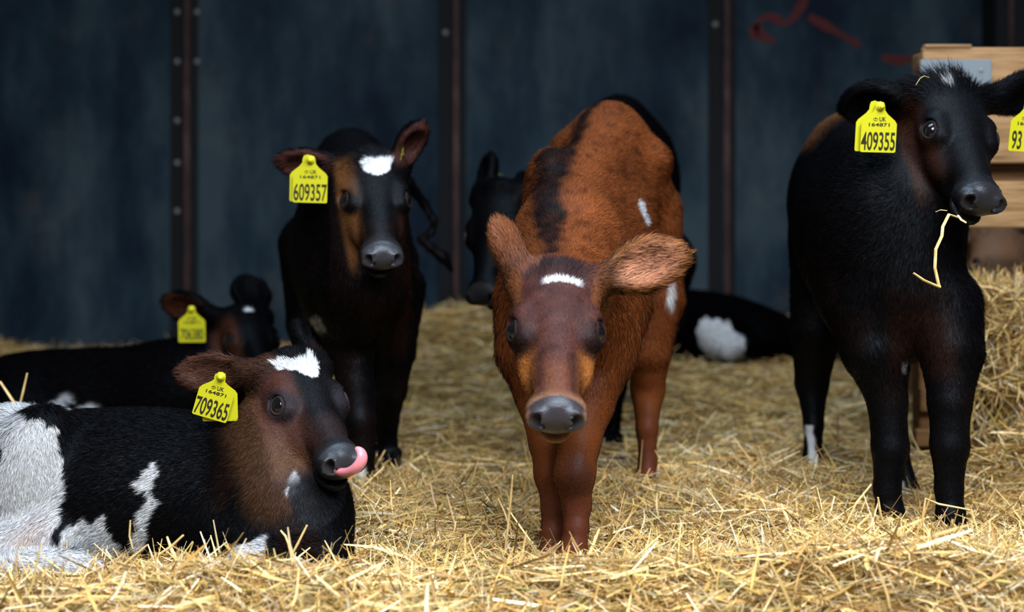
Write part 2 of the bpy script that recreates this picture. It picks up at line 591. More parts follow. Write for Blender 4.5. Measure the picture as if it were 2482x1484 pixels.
def surface_nets(A, lo, h):
    ins = A < 0
    c = [ins[dx:ins.shape[0] - 1 + dx, dy:ins.shape[1] - 1 + dy, dz:ins.shape[2] - 1 + dz] for dx in (0, 1) for dy in (0, 1) for dz in (0, 1)]
    anyc = c[0].copy(); allc = c[0].copy()
    for x in c[1:]:
        anyc |= x; allc &= x
    act = anyc & ~allc
    I = np.argwhere(act)
    vals = np.stack([A[I[:, 0] + dx, I[:, 1] + dy, I[:, 2] + dz] for dx in (0, 1) for dy in (0, 1) for dz in (0, 1)], 1)
    cor = np.array([(dx, dy, dz) for dx in (0, 1) for dy in (0, 1) for dz in (0, 1)], float)
    acc = np.zeros((len(I), 3)); cnt = np.zeros(len(I))
    for a in range(8):
        for b in range(a + 1, 8):
            if np.abs(cor[a] - cor[b]).sum() != 1: continue
            va, vb = vals[:, a], vals[:, b]
            m = (va < 0) != (vb < 0)
            t = va / (va - vb + 1e-20)
            t = np.clip(t, 0, 1)
            pt = cor[a] + (cor[b] - cor[a]) * t[:, None]
            acc[m] += pt[m]; cnt[m] += 1
    pos = lo + (I + acc / cnt[:, None]) * h
    idx = np.full(act.shape, -1, np.int64)
    idx[act] = np.arange(len(I))
    quads = []
    for ax in range(3):
        o = [a for a in range(3) if a != ax]
        s0 = [slice(1, -1)] * 3; s0[ax] = slice(0, -1)
        s1 = list(s0); s1[ax] = slice(1, None)
        a0 = ins[tuple(s0)]; a1 = ins[tuple(s1)]
        for flip in (False, True):
            m = (a0 & ~a1) if not flip else (~a0 & a1)
            E = np.argwhere(m)
            for i in range(3):
                if i != ax: E[:, i] += 1
            def at(d0, d1):
                e = E.copy(); e[:, o[0]] += d0; e[:, o[1]] += d1
                return idx[e[:, 0], e[:, 1], e[:, 2]]
            q = np.stack([at(-1, -1), at(0, -1), at(0, 0), at(-1, 0)], 1)
            if flip ^ (ax == 1): q = q[:, ::-1]
            quads.append(q)
    return pos, np.concatenate(quads)


def vnormals(v, q):
    n = np.cross(v[q[:, 2]] - v[q[:, 0]], v[q[:, 3]] - v[q[:, 1]])
    N = np.zeros_like(v)
    for i in range(4):
        for k in range(3):
            N[:, k] += np.bincount(q[:, i], n[:, k], len(v))
    return nrm(N)


# ------------------------------------------------------------------ calf anatomy
class Head:
    def __init__(s, poll, nose, dors, size=None):
        s.poll = poll
        L = np.linalg.norm(nose - poll)
        s.s = (L / 0.30) if size is None else size
        s.R = frame(nose - poll, dors)          # rows: lateral, forward, dorsal

    def w(s, p):
        return s.poll + (np.array(p, float) * s.s) @ s.R

    def d(s, v):
        return nrm(np.array(v, float) @ s.R)

    def loc(s, p):
        return (p - s.poll) @ s.R.T / s.s

    def prims(s, ears=()):
        up = s.d((0, -1, 0.0))
        S = s.s
        E = lambda c, r, k=0.03, comb=None, sub=False: ell(s.w(c), s.R, np.array(r) * S, k * .62 * S, up if comb is None else comb, sub)
        C = lambda a, b, ra, rb, k=0.03, sq=None, comb=None: cone(s.w(a), s.w(b), ra * S, rb * S, k * .62 * S, comb=up if comb is None else comb, sq=sq)
        o = [E((0, .055, -.062), (.066, .075, .062)), E((0, .080, -.048), (.071, .078, .048), .03),
             E((0, .0, -.040), (.046, .034, .040), .03),
             C((0, .10, -.060), (0, .245, -.044), .057, .036, .03, sq=(s.d((1, 0, 0)), 0.95))]
        for g in (1, -1):
            o += [E((g * .054, .114, -.045), (.028, .036, .030), .03),
                  C((g * .052, .095, -.026), (g * .052, .135, -.030), .015, .012, .03),
                  C((g * .030, .075, -.105), (g * .014, .220, -.084), .040, .022, .03),
                  E((g * .040, .155, -.070), (.022, .055, .026), .03)]
        o += [E((0, .266, -.043), (.048, .035, .037), .018)]
        for g in (1, -1):
            o += [E((g * .027, .286, -.034), (.021, .017, .021), .012)]
        o += [E((0, .260, -.087), (.031, .036, .016), .004), E((0, .300, -.0785), (.050, .036, .0042), .003, None, True)]
        for g in (1, -1):
            rr = frame(s.d((g * .85, .55, .25)), s.d((0, 0, 1)))
            o += [ell(s.w((g * .0335, .294, -.026)), rr, np.array((.0075, .024, .0105)) * S, 0.005 * S, up, True),
                  ell(s.w((g * .0270, .297, -.036)), rr, np.array((.0065, .020, .0070)) * S, 0.005 * S, up, True),
                  E((g * .0735, .119, -.030), (.0175, .0210, .0165), .006, None, True)]
        return o

    def eye(s, g):
        return s.w((g * .0590, .119, -.0355)), 0.0205 * s.s


def ear_prims(h, side, tip, nh, W=0.085, th=0.020, base=(.058, .010, -.045)):
    b = h.w((side * base[0], base[1], base[2]))
    e = nrm(tip - b); L = np.linalg.norm(tip - b)
    n = nrm(nh - e * np.dot(e, nh))
    w = np.cross(e, n)
    R = np.array([w, e, n])
    b2 = b + e * L * 0.28
    out = [cone(b, b2, 0.028 * h.s, 0.026 * h.s, 0.03, comb=e),
           ell(b + e * L * 0.60, R, (W / 2, L * 0.40, th), 0.018, e),
           cone(b + e * L * 0.6, tip - e * 0.012, W * 0.25, 0.012, 0.015, comb=e, sq=(n, 0.5)),
           ell(b + e * L * 0.60 + n * th * 0.95, R, (W / 2 * 0.78, L * 0.33, th * 0.95), 0.008, e, True)]
    return out, (b, e, n, w, L, W)


def chain(pts, k=0.012, sq=None):
    """pts: (px, py, depth, radius)"""
    q = [(P(a, b, d), r * .9 if r < .05 else r) for a, b, d, r in pts]
    return [cone(q[i][0], q[i + 1][0], q[i][1], q[i + 1][1], k if i else 0.03, sq=sq) for i in range(len(q) - 1)]


def hoof_pair(p, r=0.030):
    """two claws under the fetlock, toes to the camera"""
    return [cone(p + V(s * 0.013, 0.006, 0.012), p + V(s * 0.016, -0.034, -0.012), r * 0.62, r * 0.50, 0.006, comb=V(0, -0.4, -1)) for s in (-1, 1)]


def torso(A, B, up, wf, hf, wr, hr, mid=0.98, midh=0.97, drop=0.02, k=0.035):
    wf -= .016; wr -= .016; hf -= .008; hr -= .008
    A = np.array(A, float); B = np.array(B, float)
    R = frame(A - B, up)
    back = -R[1] - R[2] * 0.25
    Ln = np.linalg.norm(A - B)
    M = (A + B) / 2 - R[2] * drop
    return [ell(A, R, (wf, .17, hf), k, back), ell(M, R, (max(wf, wr) * mid, Ln * .5 + .13, (hf + hr) / 2 * midh), k, back),
            ell(B, R, (wr, .18, hr), k, back),
            cone(A + R[2] * (hf - .05), B + R[2] * (hr - .045) - R[1] * 0.06, .045, .045, .09, comb=back)]


def polymask(pts, poly, ax=(0, 2)):
    x = pts[:, ax[0]]; y = pts[:, ax[1]]
    ins = np.zeros(len(pts), bool)
    n = len(poly)
    for i in range(n):
        x0, y0 = poly[i]; x1, y1 = poly[(i + 1) % n]
        c = ((y0 > y) != (y1 > y)) & (x < (x1 - x0) * (y - y0) / (y1 - y0 + 1e-12) + x0)
        ins ^= c
    return ins


def segdist(p, a, b):
    ab = b - a
    t = np.clip(((p - a) @ ab) / (ab @ ab), 0, 1)
    return np.linalg.norm(p - a - t[:, None] * ab, axis=1)


def build_calf(label, prims, h, head, ears, colour, base, nfur, flen=0.012, fw=0.0011, body_len=None, seed=1, spec=(.07, .11)):
    r = np.random.default_rng(seed)
    A, lo, hh = sculpt(prims, h)
    v, q = surface_nets(A, lo, hh)
    del A
    N = vnormals(v, q)
    # combing direction
    W = np.zeros(len(v)); D = np.zeros((len(v), 3))
    for p in prims:
        if p.sub: continue
        d = p.sdf(v[:, 0], v[:, 1], v[:, 2])
        w = np.exp(-np.clip(d + 0.01, 0, None) / 0.012) + 1e-9
        D += w[:, None] * p.comb; W += w
    D = D / W[:, None] + V(0, 0, -0.12)
    nz = np.stack([noise(v, 38, 3.1), noise(v, 38, 7.7), noise(v, 38, 11.3)], 1)
    D = D + nz * 0.28
    T = nrm(D - N * (D * N).sum(1)[:, None])
    hl = head.loc(v)
    col, wet = colour(v, N, hl)
    inhead = headbox(hl)
    inhead_w = smooth(0.0, 0.07, hl[:, 1]) * inhead
    fl_ = np.full(len(v), flen) * (1 - 0.68 * inhead_w)
    legm = smooth(0.34, 0.22, v[:, 2])
    if body_len is not None: fl_ = body_len(v, fl_, hl)
    if base[1] < 3.8 and abs(base[1] - 2.72) > .01: fl_ = fl_ * (1 - .62 * smooth(.33, .22, v[:, 2]))
    fl_ = fl_ * (1 + 0.25 * noise(v, 20, 5.0))
    bald = wet > 0.4
    eyed = np.full(len(v), 9.0)
    for g in (1, -1):
        c, er = head.eye(g)
        eyed = np.minimum(eyed, np.linalg.norm(v - c, axis=1) / er)
    fl_[eyed < 1.2] *= 0.3
    fl_[bald] = 0
    # inside of the ears
    for (eb, ee, en, ew, eL, eW) in ears:
        rel = v - eb
        al = rel @ ee; an = rel @ en; aw = rel @ ew
        m = (al > 0.25 * eL) & (al < 1.05 * eL) & (np.abs(aw) < eW * .6) & (np.abs(an) < .04)
        fl_[m] *= 1.25
    sh = spec[0] + (spec[1] - spec[0]) * np.clip(inhead_w + smooth(.42, .30, v[:, 2]) * (base[2] >= 0) * (spec[1] > .1), 0, 1)
    sh = np.where(col.mean(1) > .3, .10, sh)
    sh = np.where(bald, .30 if spec[1] > .1 else .06, sh)
    # fur strands
    P0 = v[q[:, 0]]; area_ = np.linalg.norm(np.cross(v[q[:, 2]] - P0, v[q[:, 3]] - v[q[:, 1]]), axis=1)
    fq = fl_[q].mean(1)
    hq = inhead_w[q].mean(1) + smooth(.33, .22, v[q[:, 0]][:, 2])
    prob = area_ * (1 + 1.4 * np.clip(hq, 0, 1)) * (fq > 0.0005) * (0.35 + 1.0 * (v[q[:, 0]][:, 2] > 0.05))
    f = r.choice(len(q), nfur, p=prob / prob.sum())
    a, b = r.random(nfur), r.random(nfur)
    wts = np.stack([(1 - a) * (1 - b), a * (1 - b), a * b, (1 - a) * b], 1)
    def ip(arr):
        return sum(arr[q[f, i]] * (wts[:, i][:, None] if arr.ndim > 1 else wts[:, i]) for i in range(4))
    s0 = ip(sh)
    p0, n0, t0, c0, l0 = ip(v), nrm(ip(N)), nrm(ip(T)), ip(col), ip(fl_)
    l0 = l0 * r.uniform(0.6, 1.25, nfur)
    lift = r.uniform(0.08, 0.40, nfur)[:, None] * np.clip(l0 / .011, .35, 1.1)[:, None]
    d0 = nrm(t0 + n0 * (lift + 0.09) + r.normal(0, 0.13, (nfur, 3)))
    d1 = nrm(t0 + n0 * (lift - 0.10) + r.normal(0, 0.16, (nfur, 3)))
    ang = r.uniform(-1.1, 1.1, nfur)[:, None]
    sd = nrm(np.cross(d0, n0))
    sd = nrm(sd * np.cos(ang) + np.cross(d0, sd) * np.sin(ang))
    w0 = fw * r.uniform(0.6, 1.3, nfur)[:, None]
    pm = p0 + d0 * (l0 * 0.5)[:, None]
    pt = pm + d1 * (l0 * 0.5)[:, None]
    p0 = p0 - n0 * 0.0008
    fv = np.stack([p0 - sd * w0 / 2, p0 + sd * w0 / 2, pm + sd * w0 * 0.38, pm - sd * w0 * 0.38, pt], 1).reshape(-1, 3)
    o = len(v) + np.arange(nfur) * 5
    fq4 = np.stack([o, o + 1, o + 2, o + 3], 1); ft3 = np.stack([o + 3, o + 2, o + 4], 1)
    verts = np.concatenate([v, fv]) - base
    loops = np.concatenate([q.ravel(), fq4.ravel(), ft3.ravel()])
    sizes = np.concatenate([np.full(len(q), 4), np.full(nfur, 4), np.full(nfur, 3)])
    me = raw_mesh('calf', verts, loops, sizes)
    hn = nrm(n0 + t0 * r.normal(0.10, 0.16, nfur)[:, None] + r.normal(0, 0.14, (nfur, 3)))
    bright = r.uniform(0.62, 1.30, nfur)[:, None]
    hc = np.clip(c0 * bright, 0, 0.92)
    set_attr(me, 'coat', 'FLOAT_COLOR', np.concatenate([col * np.where(bald, 1, 0.8)[:, None], np.repeat(hc, 5, 0)]))
    set_attr(me, 'fn', 'FLOAT_VECTOR', np.concatenate([N, np.repeat(hn, 5, 0)]))
    set_attr(me, 'sheen', 'FLOAT', np.concatenate([sh, np.repeat(s0, 5)]))
    set_attr(me, 'wet', 'FLOAT', np.concatenate([wet, np.zeros(nfur * 5)]))
    ob = link('calf', me, M_COAT, base)
    tag(ob, label, 'calf')
    return ob


def add_eye(ob, head, g, base, lid=(0.05, 0.035, 0.03)):
    c, r = head.eye(g)
    out = head.d((g * 0.86, 0.18, 0.40))
    mb = MB()
    prof = []
    for i in range(15):
        a = math.pi * i / 14
        prof.append((max(0.0001, r * math.sin(a)), r * math.cos(a)))
    q = Vector(out).to_track_quat('Z', 'Y').to_matrix().to_4x4()
    mb.lathe(prof, Matrix.Translation(Vector(c)) @ q, 24)
    e = mb.build('eye', M_EYE, ob, c, base, True)
    # eyelid rim
    mb = MB()
    axf = head.d((0, 1, -0.15)); axu = np.cross(out, axf)
    path = []
    for i in range(25):
        a = 2 * math.pi * i / 24
        th = 0.98 - 0.22 * abs(math.sin(a)) ** 1.5
        dr = nrm(axf * math.cos(a) + axu * math.sin(a))
        p = c + (out * math.cos(th) + dr * math.sin(th)) * r * 1.02
        path.append(p)
    mb.tube(path, 0.0031 * head.s, 8, caps=False)
    mb.build('eyelid', simple('eyelid', tuple(.40 * x for x in lid), 0.75, 0.08), ob, c, base, True)


def text_mesh(s, M, size, xs, depth=0.0004):
    cu = bpy.data.curves.new('t', 'FONT')
    cu.body = s; cu.size = size; cu.align_x = 'CENTER'; cu.align_y = 'BOTTOM_BASELINE'
    cu.extrude = depth; cu.offset = size * 0.012
    o = bpy.data.objects.new('t', cu)
    COL.objects.link(o)
    dg = bpy.context.evaluated_depsgraph_get()
    me = bpy.data.meshes.new_from_object(o.evaluated_get(dg))
    bpy.data.objects.remove(o)
    vs = [M @ Vector((v.co.x * xs, v.co.y, v.co.z)) for v in me.vertices]
    fs = [tuple(p.vertices) for p in me.polygons]
    bpy.data.meshes.remove(me)
    return vs, fs


TAG_OUT = [(-.036, -.048), (.036, -.048), (.0385, -.0455), (.0385, .012), (.034, .019), (.018, .032), (.0115, .040), (.0105, .050),
           (.008, .0565), (0, .059), (-.008, .0565), (-.0105, .050), (-.0115, .040), (-.018, .032), (-.034, .019), (-.0385, .012), (-.0385, -.0455)]


def ear_tag(ob, base, c, right, up, lines, w=0.0756, back=None, stud=True, button=False):
    """yellow plastic tag; local x = right, y = up, z = towards the viewer"""
    x = nrm(right); y = nrm(np.array(up, float) - x * np.dot(x, up)); z = np.cross(x, y)
    s = w / 0.077
    M = Matrix([[x[0] * s, y[0] * s, z[0] * s, c[0]], [x[1] * s, y[1] * s, z[1] * s, c[1]], [x[2] * s, y[2] * s, z[2] * s, c[2]], [0, 0, 0, 1]])
    def plate(mb, M, t=0.0016):
        n = len(TAG_OUT)
        vs = [M @ Vector((a, b, t / 2)) for a, b in TAG_OUT] + [M @ Vector((a, b, -t / 2)) for a, b in TAG_OUT]
        fs = [tuple(range(n)), tuple(range(2 * n - 1, n - 1, -1))] + [(i, i + n, (i + 1) % n + n, (i + 1) % n) for i in range(n)]
        mb.add(vs, fs)
    mb = MB(); plate(mb, M)
    t = mb.build('ear_tag', M_TAG, ob, tuple(c), base)
    if stud:
        mb = MB()
        Ms = M @ Matrix.Translation((0.0, .048, 0.0006))
        mb.lathe([(.0098, 0), (.0098, .002), (.0082, .0028), (.0070, .003), (.0070, .0075), (.0056, .009), (.0044, .0092), (.0040, .0125), (.0022, .014), (.0001, .0144)], Ms, 20)
        mb.build('tag_stud', M_TAG, t, tuple(c), tuple(c), True)
    if back is not None:
        dx, dy, rot = back
        mb = MB(); plate(mb, M @ Matrix.Translation((dx, dy, -0.010)) @ Matrix.Rotation(rot, 4, 'Z'))
        mb.build('tag_back', M_TAG, t, tuple(c), tuple(c))
    for (s_, yy, sz, xs) in lines:
        vs, fs = text_mesh(s_, M @ Matrix.Translation(({'UK': .0065, '93': -.0205}.get(s_, 0), yy, 0.0012)), sz, xs)
        mb = MB(); mb.add(vs, fs)
        mb.build('tag_number', M_INK, t, tuple(c), tuple(c))
        if s_ == 'UK':
            mb = MB()
            Mk = M @ Matrix.Translation((-.0085, yy + .0005, 0.0011))
            for seg in ([(-.003, .0005), (.003, .0005)], [(-.003, .0005), (-.0048, .0045), (-.002, .0055), (0, .0035), (.002, .0055), (.0048, .0045), (.003, .0005)],
                        [(0, .0035), (0, .0072)], [(-.0012, .0062), (.0012, .0062)]):
                mb.tube([np.array(Mk @ Vector((a, b, 0.0002))) for a, b in seg], 0.00045 * s, 6)
            mb.build('tag_crown', M_INK, t, tuple(c), tuple(c))
    return t


BLK = np.array([0.0024, 0.0022, 0.0030])
DBR = np.array([0.026, 0.010, 0.0055])
MBR = np.array([0.115, 0.050, 0.020])
RED = np.array([0.150, 0.044, 0.013])
WHT = np.array([0.62, 0.68, 0.77])
PNK = np.array([0.60, 0.28, 0.20])
HOOF = np.array([0.03, 0.022, 0.018])


def mixc(col, c, m):
    m = np.clip(m, 0, 1)[:, None]
    return col * (1 - m) + np.asarray(c) * m


def headbox(hl):
    """soft mask of the skull region in head space, following the jaw line"""
    y = hl[:, 1]
    zl = -.158 + .30 * np.clip(y - .07, 0, .21)
    return (smooth(.115, .09, np.abs(hl[:, 0])) * smooth(zl - .014, zl + .006, hl[:, 2]) * smooth(.36, .34, y)
            * smooth(.07, .05, hl[:, 2]) * smooth(-.03, .0, y))


def nose_mask(hl):
    e = (np.abs(hl[:, 0]) / (.043 - .40 * np.clip(-.045 - hl[:, 2], 0, .03))) ** 2.6 + (np.abs(hl[:, 2] + .036) / .036) ** 2.6
    return smooth(0.0, 0.006, hl[:, 1] + .42 * (hl[:, 2] + .045) - .274) * smooth(1.25, 0.95, e)


def face_common(col, v, hl, black=True):
    nm = nose_mask(hl)
    lip = smooth(.225, .262, hl[:, 1]) * (np.abs(hl[:, 0]) < .08) * (hl[:, 2] < .03) * (hl[:, 2] > -.13) * (hl[:, 1] < .34)
    return nm, lip


BIGN = lambda v, s, o=0.0: noise(v, s, o)
BUILT = {}

# ================================================================== 1. black calf on the right
def calf_right():
    base = V(0.82, 3.1, 0.0)
    H = Head(P(2318, 194, 2.96), P(2418, 512, 2.73), V(.24, -.86, .44), 1.06)
    pr = torso(V(.805, 3.09, .575), V(.84, 3.54, .675), V(0, 0, 1), .178, .245, .165, .205)
    pr += [ncone(V(.825, 3.06, .66), V(.90, 3.02, .81), .125, .085, .04),
           ncone(V(.90, 3.02, .81), H.w((0, .02, -.07)), .088, .06, .03),
           ell(V(.825, 3.0, .50), np.eye(3), (.115, .10, .16), .04, V(0, 0, -1)),
           cone(V(.87, 2.99, .68), V(.84, 2.97, .50), .085, .08, .04)]
    pr += chain([(2100, 740, 3.02, .085), (2118, 850, 2.98, .064), (2150, 970, 2.97, .044), (2158, 1085, 2.96, .041), (2150, 1185, 2.96, .029), (2158, 1240, 2.955, .030), (2168, 1275, 2.95, .028)])
    pr += chain([(2290, 740, 2.95, .075), (2306, 850, 2.91, .062), (2302, 975, 2.88, .046), (2302, 1080, 2.87, .041), (2300, 1185, 2.87, .029), (2304, 1250, 2.86, .030), (2318, 1290, 2.85, .028)])
    pr += chain([(2010, 600, 3.54, .095), (1978, 800, 3.48, .060), (1968, 930, 3.50, .044), (1972, 1030, 3.47, .025), (1970, 1110, 3.46, .025), (1966, 1150, 3.44, .028)])
    pr += chain([(2140, 700, 3.44, .10), (2150, 880, 3.32, .050), (2164, 990, 3.34, .036), (2178, 1100, 3.26, .024), (2203, 1190, 3.22, .025), (2208, 1218, 3.20, .026)])
    for p in (P(2170, 1290, 2.93), P(2325, 1322, 2.83), P(1966, 1165, 3.42), P(2210, 1232, 3.18)):
        pr += hoof_pair(p)
    pr += H.prims()
    e1, i1 = ear_prims(H, 1, P(2042, 262, 3.05), V(.10, -.85, -.5), W=.105, th=.024)
    e2, i2 = ear_prims(H, -1, P(2560, 205, 3.10), V(-.1, -.85, -.5), W=.10, th=.024)
    pr += e1 + e2
    # crest hair
    def colour(v, N, hl):
        col = np.tile(BLK, (len(v), 1))
        n1 = BIGN(v, 14); n2 = BIGN(v, 60, 4)
        # brown cheek and throat
        m = smooth(.03, .065, np.abs(hl[:, 0]) + 0.01 * n1) * smooth(-.02, .03, hl[:, 1]) * smooth(.25, .20, hl[:, 1]) * smooth(-.02, -.06, hl[:, 2]) * smooth(-.006, .008, .088 - .22 * np.clip(hl[:, 1] - .11, 0, .2) - np.abs(hl[:, 0])) * smooth(-.15, -.12, hl[:, 2])
        col = mixc(col, DBR * 1.1, m * .85)
        m = (smooth(.2, .3, v[:, 2]) * smooth(.62, .5, v[:, 2])) * smooth(.1, .5, n1 + .3 * n2) * .14
        col = mixc(col, DBR * .9, m)
        # inner faces of forearms
        for (px, s) in ((2195, 1), (2262, -1)):
            m = smooth(.05, .01, np.abs(v[:, 0] - P(px, 0, 2.9)[0])) * smooth(.30, .36, v[:, 2]) * smooth(.52, .42, v[:, 2])
            col = mixc(col, DBR * 1.0, m * .5)
        # rump tinted brown
        m = smooth(3.40, 3.58, v[:, 1]) * smooth(.78, .84, v[:, 2]) * smooth(.86, .80, v[:, 0])
        col = mixc(col, MBR * 1.4, m)
        # ear backs
        # white marks
        d = np.sqrt(((hl[:, 0] - .014) / 1.6) ** 2 + (hl[:, 1] - .017) ** 2) + .003 * n2
        col = mixc(col, WHT, smooth(.0070, .003, d) * (hl[:, 2] > -.05) * .7)
        m = smooth(.024, .010, np.hypot(v[:, 0] - P(2196, 0, 2.95)[0], (v[:, 2] - .335) * 1.6) + .008 * n2) * (v[:, 2] < .36)
        col = mixc(col, WHT * .5, m)
        for a, b in ((P(1972, 1040, 3.4), P(1984, 1150, 3.38)), (P(2200, 1180, 3.15), P(2215, 1225, 3.12))):
            d = np.hypot(v[:, 0] - (a[0] + (b[0] - a[0]) * np.clip((a[2] - v[:, 2]) / (a[2] - b[2]), 0, 1)), 0) + .003 * n2
            m = smooth(.011, .006, d) * (v[:, 2] < a[2]) * (v[:, 1] < a[1] + .1) * (v[:, 1] > 3.05)
            col = mixc(col, WHT, m)
        nm, lip = face_common(col, v, hl)
        col = mixc(col, (0.012, .013, .017), lip * .6)
        col = mixc(col, (0.014, .014, .018), nm)
        wet = nm
        # lower lip, bare and wet
        lm = smooth(.245, .262, hl[:, 1]) * smooth(.012, .006, np.abs(hl[:, 2] + .074)) * (np.abs(hl[:, 0]) < .04) * (hl[:, 1] < .32)
        wet = np.maximum(wet, lm * .9)
        col = mixc(col, (.03, .03, .04), lm)
        return col, wet
    def bl(v, f, hl):
        crest = smooth(.05, -.01, hl[:, 1]) * (np.abs(hl[:, 0]) < .075) * (hl[:, 2] > -.05) * (hl[:, 1] > -.05)
        f = f * (1 + 2.3 * crest)
        return f * (1 - .35 * smooth(.42, .30, v[:, 2]))
    ob = build_calf('tall black calf standing at the right by the wooden hay rack, straw in its mouth', pr, .0042, H, (i1, i2), colour, base, 420000, .015, .0011, bl, 11)
    add_eye(ob, H, 1, base, (.03, .022, .024)); add_eye(ob, H, -1, base, (.03, .022, .024))
    ear_tag(ob, base, P(2130, 314, 2.90), V(1, .12, -.02), V(.02, -.10, 1),
            [('UK', .0175, .0125, .85), ('164871', .0068, .0098, 1.75), ('409355', -.0425, .0530, .47)], w=.0750, back=(-.008, .001, 0.0))
    ear_tag(ob, base, P(2488, 312, 3.0), V(1, .25, -.05), V(.06, -.10, 1),
            [('UK', .0175, .0125, .85), ('164871', .0068, .0098, 1.75), ('93', -.0425, .0530, .47)][:2] + [('93', -.0425, .0530, .47)], w=.078)
    return ob, H


# ================================================================== 2. brown calf in the middle
def calf_brown():
    base = V(0.17, 3.0, 0.0)
    H = Head(P(1350, 636, 2.50), P(1350, 1056, 2.265), V(.0, -1, .35), 1.05)
    pr = torso(V(.118, 2.93, .525), V(.232, 3.42, .715), V(0, 0, 1), .152, .185, .148, .18, mid=1.0, midh=1.0, drop=.035)
    pr += [ncone(V(.115, 2.86, .555), V(.085, 2.58, .505), .112, .084, .04),
           ncone(V(.10, 2.66, .515), H.w((0, .03, -.075)), .082, .058, .03),
           ell(V(.115, 2.84, .44), np.eye(3), (.115, .09, .12), .04, V(0, 0, -1)),
           # hip bones
           ell(P(1592, 390, 3.40), np.eye(3), (.028, .07, .03), .06, V(0, 1, -.5)),
           ell(P(1366, 372, 3.40), np.eye(3), (.026, .06, .03), .06, V(0, 1, -.5)),
           ell(P(1332, 470, 3.14), np.eye(3), (.055, .17, .10), .05, V(0, 1, -.5))]
    pr += chain([(1292, 730, 2.90, .078), (1288, 850, 2.86, .068), (1312, 960, 2.84, .050), (1328, 1070, 2.80, .040), (1332, 1150, 2.79, .032), (1343, 1230, 2.78, .026), (1342, 1295, 2.77, .028), (1342, 1340, 2.76, .027)])
    pr += chain([(1460, 740, 2.92, .10), (1452, 860, 2.86, .070), (1425, 980, 2.80, .050), (1402, 1075, 2.745, .045), (1391, 1150, 2.72, .044), (1397, 1225, 2.72, .030), (1396, 1285, 2.70, .025), (1390, 1330, 2.69, .027), (1386, 1365, 2.67, .027)])
    pr += chain([(1552, 520, 3.44, .10), (1582, 720, 3.38, .070), (1572, 850, 3.36, .050), (1570, 945, 3.40, .044), (1568, 1040, 3.36, .027), (1570, 1120, 3.35, .023), (1566, 1165, 3.33, .027), (1564, 1185, 3.31, .026)])
    pr += chain([(1440, 540, 3.46, .10), (1415, 760, 3.40, .072), (1405, 860, 3.40, .050), (1402, 950, 3.44, .040), (1400, 1050, 3.40, .024), (1398, 1160, 3.38, .026)])
    for p in (P(1345, 1350, 2.74), P(1382, 1372, 2.65), P(1564, 1196, 3.30), P(1398, 1172, 3.36)):
        pr += hoof_pair(p)
    pr += H.prims()
    e1, i1 = ear_prims(H, 1, P(1203, 535, 2.52), V(-.75, .6, .1), W=.070, th=.020)
    e2, i2 = ear_prims(H, -1, P(1650, 612, 2.46), V(.05, -.97, .2), W=.092, th=.020)
    pr += e1 + e2
    pr += chain([(1478, 275, 3.60, .022), (1485, 330, 3.66, .018), (1485, 520, 3.68, .014), (1485, 700, 3.66, .02)])
    sp = [P(1335, 640, 2.55), P(1330, 600, 2.70), P(1328, 500, 2.92), P(1360, 405, 3.10), P(1410, 320, 3.30), P(1468, 262, 3.50)]
    def colour(v, N, hl):
        n1 = BIGN(v, 12); n2 = BIGN(v, 60, 4); n3 = BIGN(v, 160, 9)
        col = RED * (1 + .22 * n1 + .12 * n2)[:, None]
        # darker brushed streaks on the ribs
        fine = noise(v * np.array([1.0, .45, 1.2]), 55, 2)
        col = mixc(col, RED * .45, smooth(.1, .7, fine) * .7 * smooth(.5, .62, v[:, 2]))
        # dark dorsal stripe
        d = np.full(len(v), 9.)
        for i in range(len(sp) - 1):
            dd = (v - sp[i]).copy(); a = sp[i]; b = sp[i + 1]
            t = np.clip((v[:, 1] - a[1]) / (b[1] - a[1]), 0, 1)
            x = np.abs(v[:, 0] - (a[0] + (b[0] - a[0]) * t))
            ok = (v[:, 1] >= a[1] - .02) & (v[:, 1] <= b[1] + .02)
            d = np.where(ok, np.minimum(d, x), d)
        tl = np.clip((v[:, 1] - 2.6) / .9, 0, 1)
        wd_ = .028 + .009 * np.sin(v[:, 1] * 9) + .012 * n1 + .009 * n2
        topm = smooth(-.1, .25, N[:, 2])
        away = hl[:, 1] < .0
        stripe = smooth(wd_ + .016, wd_ - .010, d) * topm * away * smooth(3.62, 3.5, v[:, 1])
        col = mixc(col, (.005, .003, .003), stripe * (.94 + .1 * n2))
        # dark spots near the rump
        col = mixc(col, (.03, .012, .007), smooth(.45, .7, noise(v, 26, 1)) * smooth(3.2, 3.35, v[:, 1]) * smooth(.7, .8, v[:, 2]) * .6)
        # face: dark brown with warm cheeks
        hm = headbox(hl)
        face = np.array([.056, .022, .019]) * (1 + .35 * n2 + .2 * n3)[:, None]
        col = np.where(hm[:, None] > 0, col * (1 - hm[:, None]) + face * hm[:, None], col)
        # crown of the head nearly black
        m = smooth(.055, .0, hl[:, 1] + .012 * n1) * hm * smooth(.065, .03, np.abs(hl[:, 0]))
        col = mixc(col, (.014, .009, .011), m * .9)
        # temples and cheeks warmer
        m = hm * smooth(.026, .052, np.abs(hl[:, 0]) + .004 * n1) * smooth(.145, .175, hl[:, 1]) * smooth(.262, .235, hl[:, 1])
        col = mixc(col, (.33, .125, .032), m)
        m = hm * smooth(.052, .066, np.abs(hl[:, 0])) * smooth(.0, .03, hl[:, 1]) * smooth(.08, .06, hl[:, 1])
        col = mixc(col, (.20, .075, .028), m * .7)
        m = hm * smooth(-.06, -.085, hl[:, 2])
        col = mixc(col, (.27, .10, .03), m * .8)
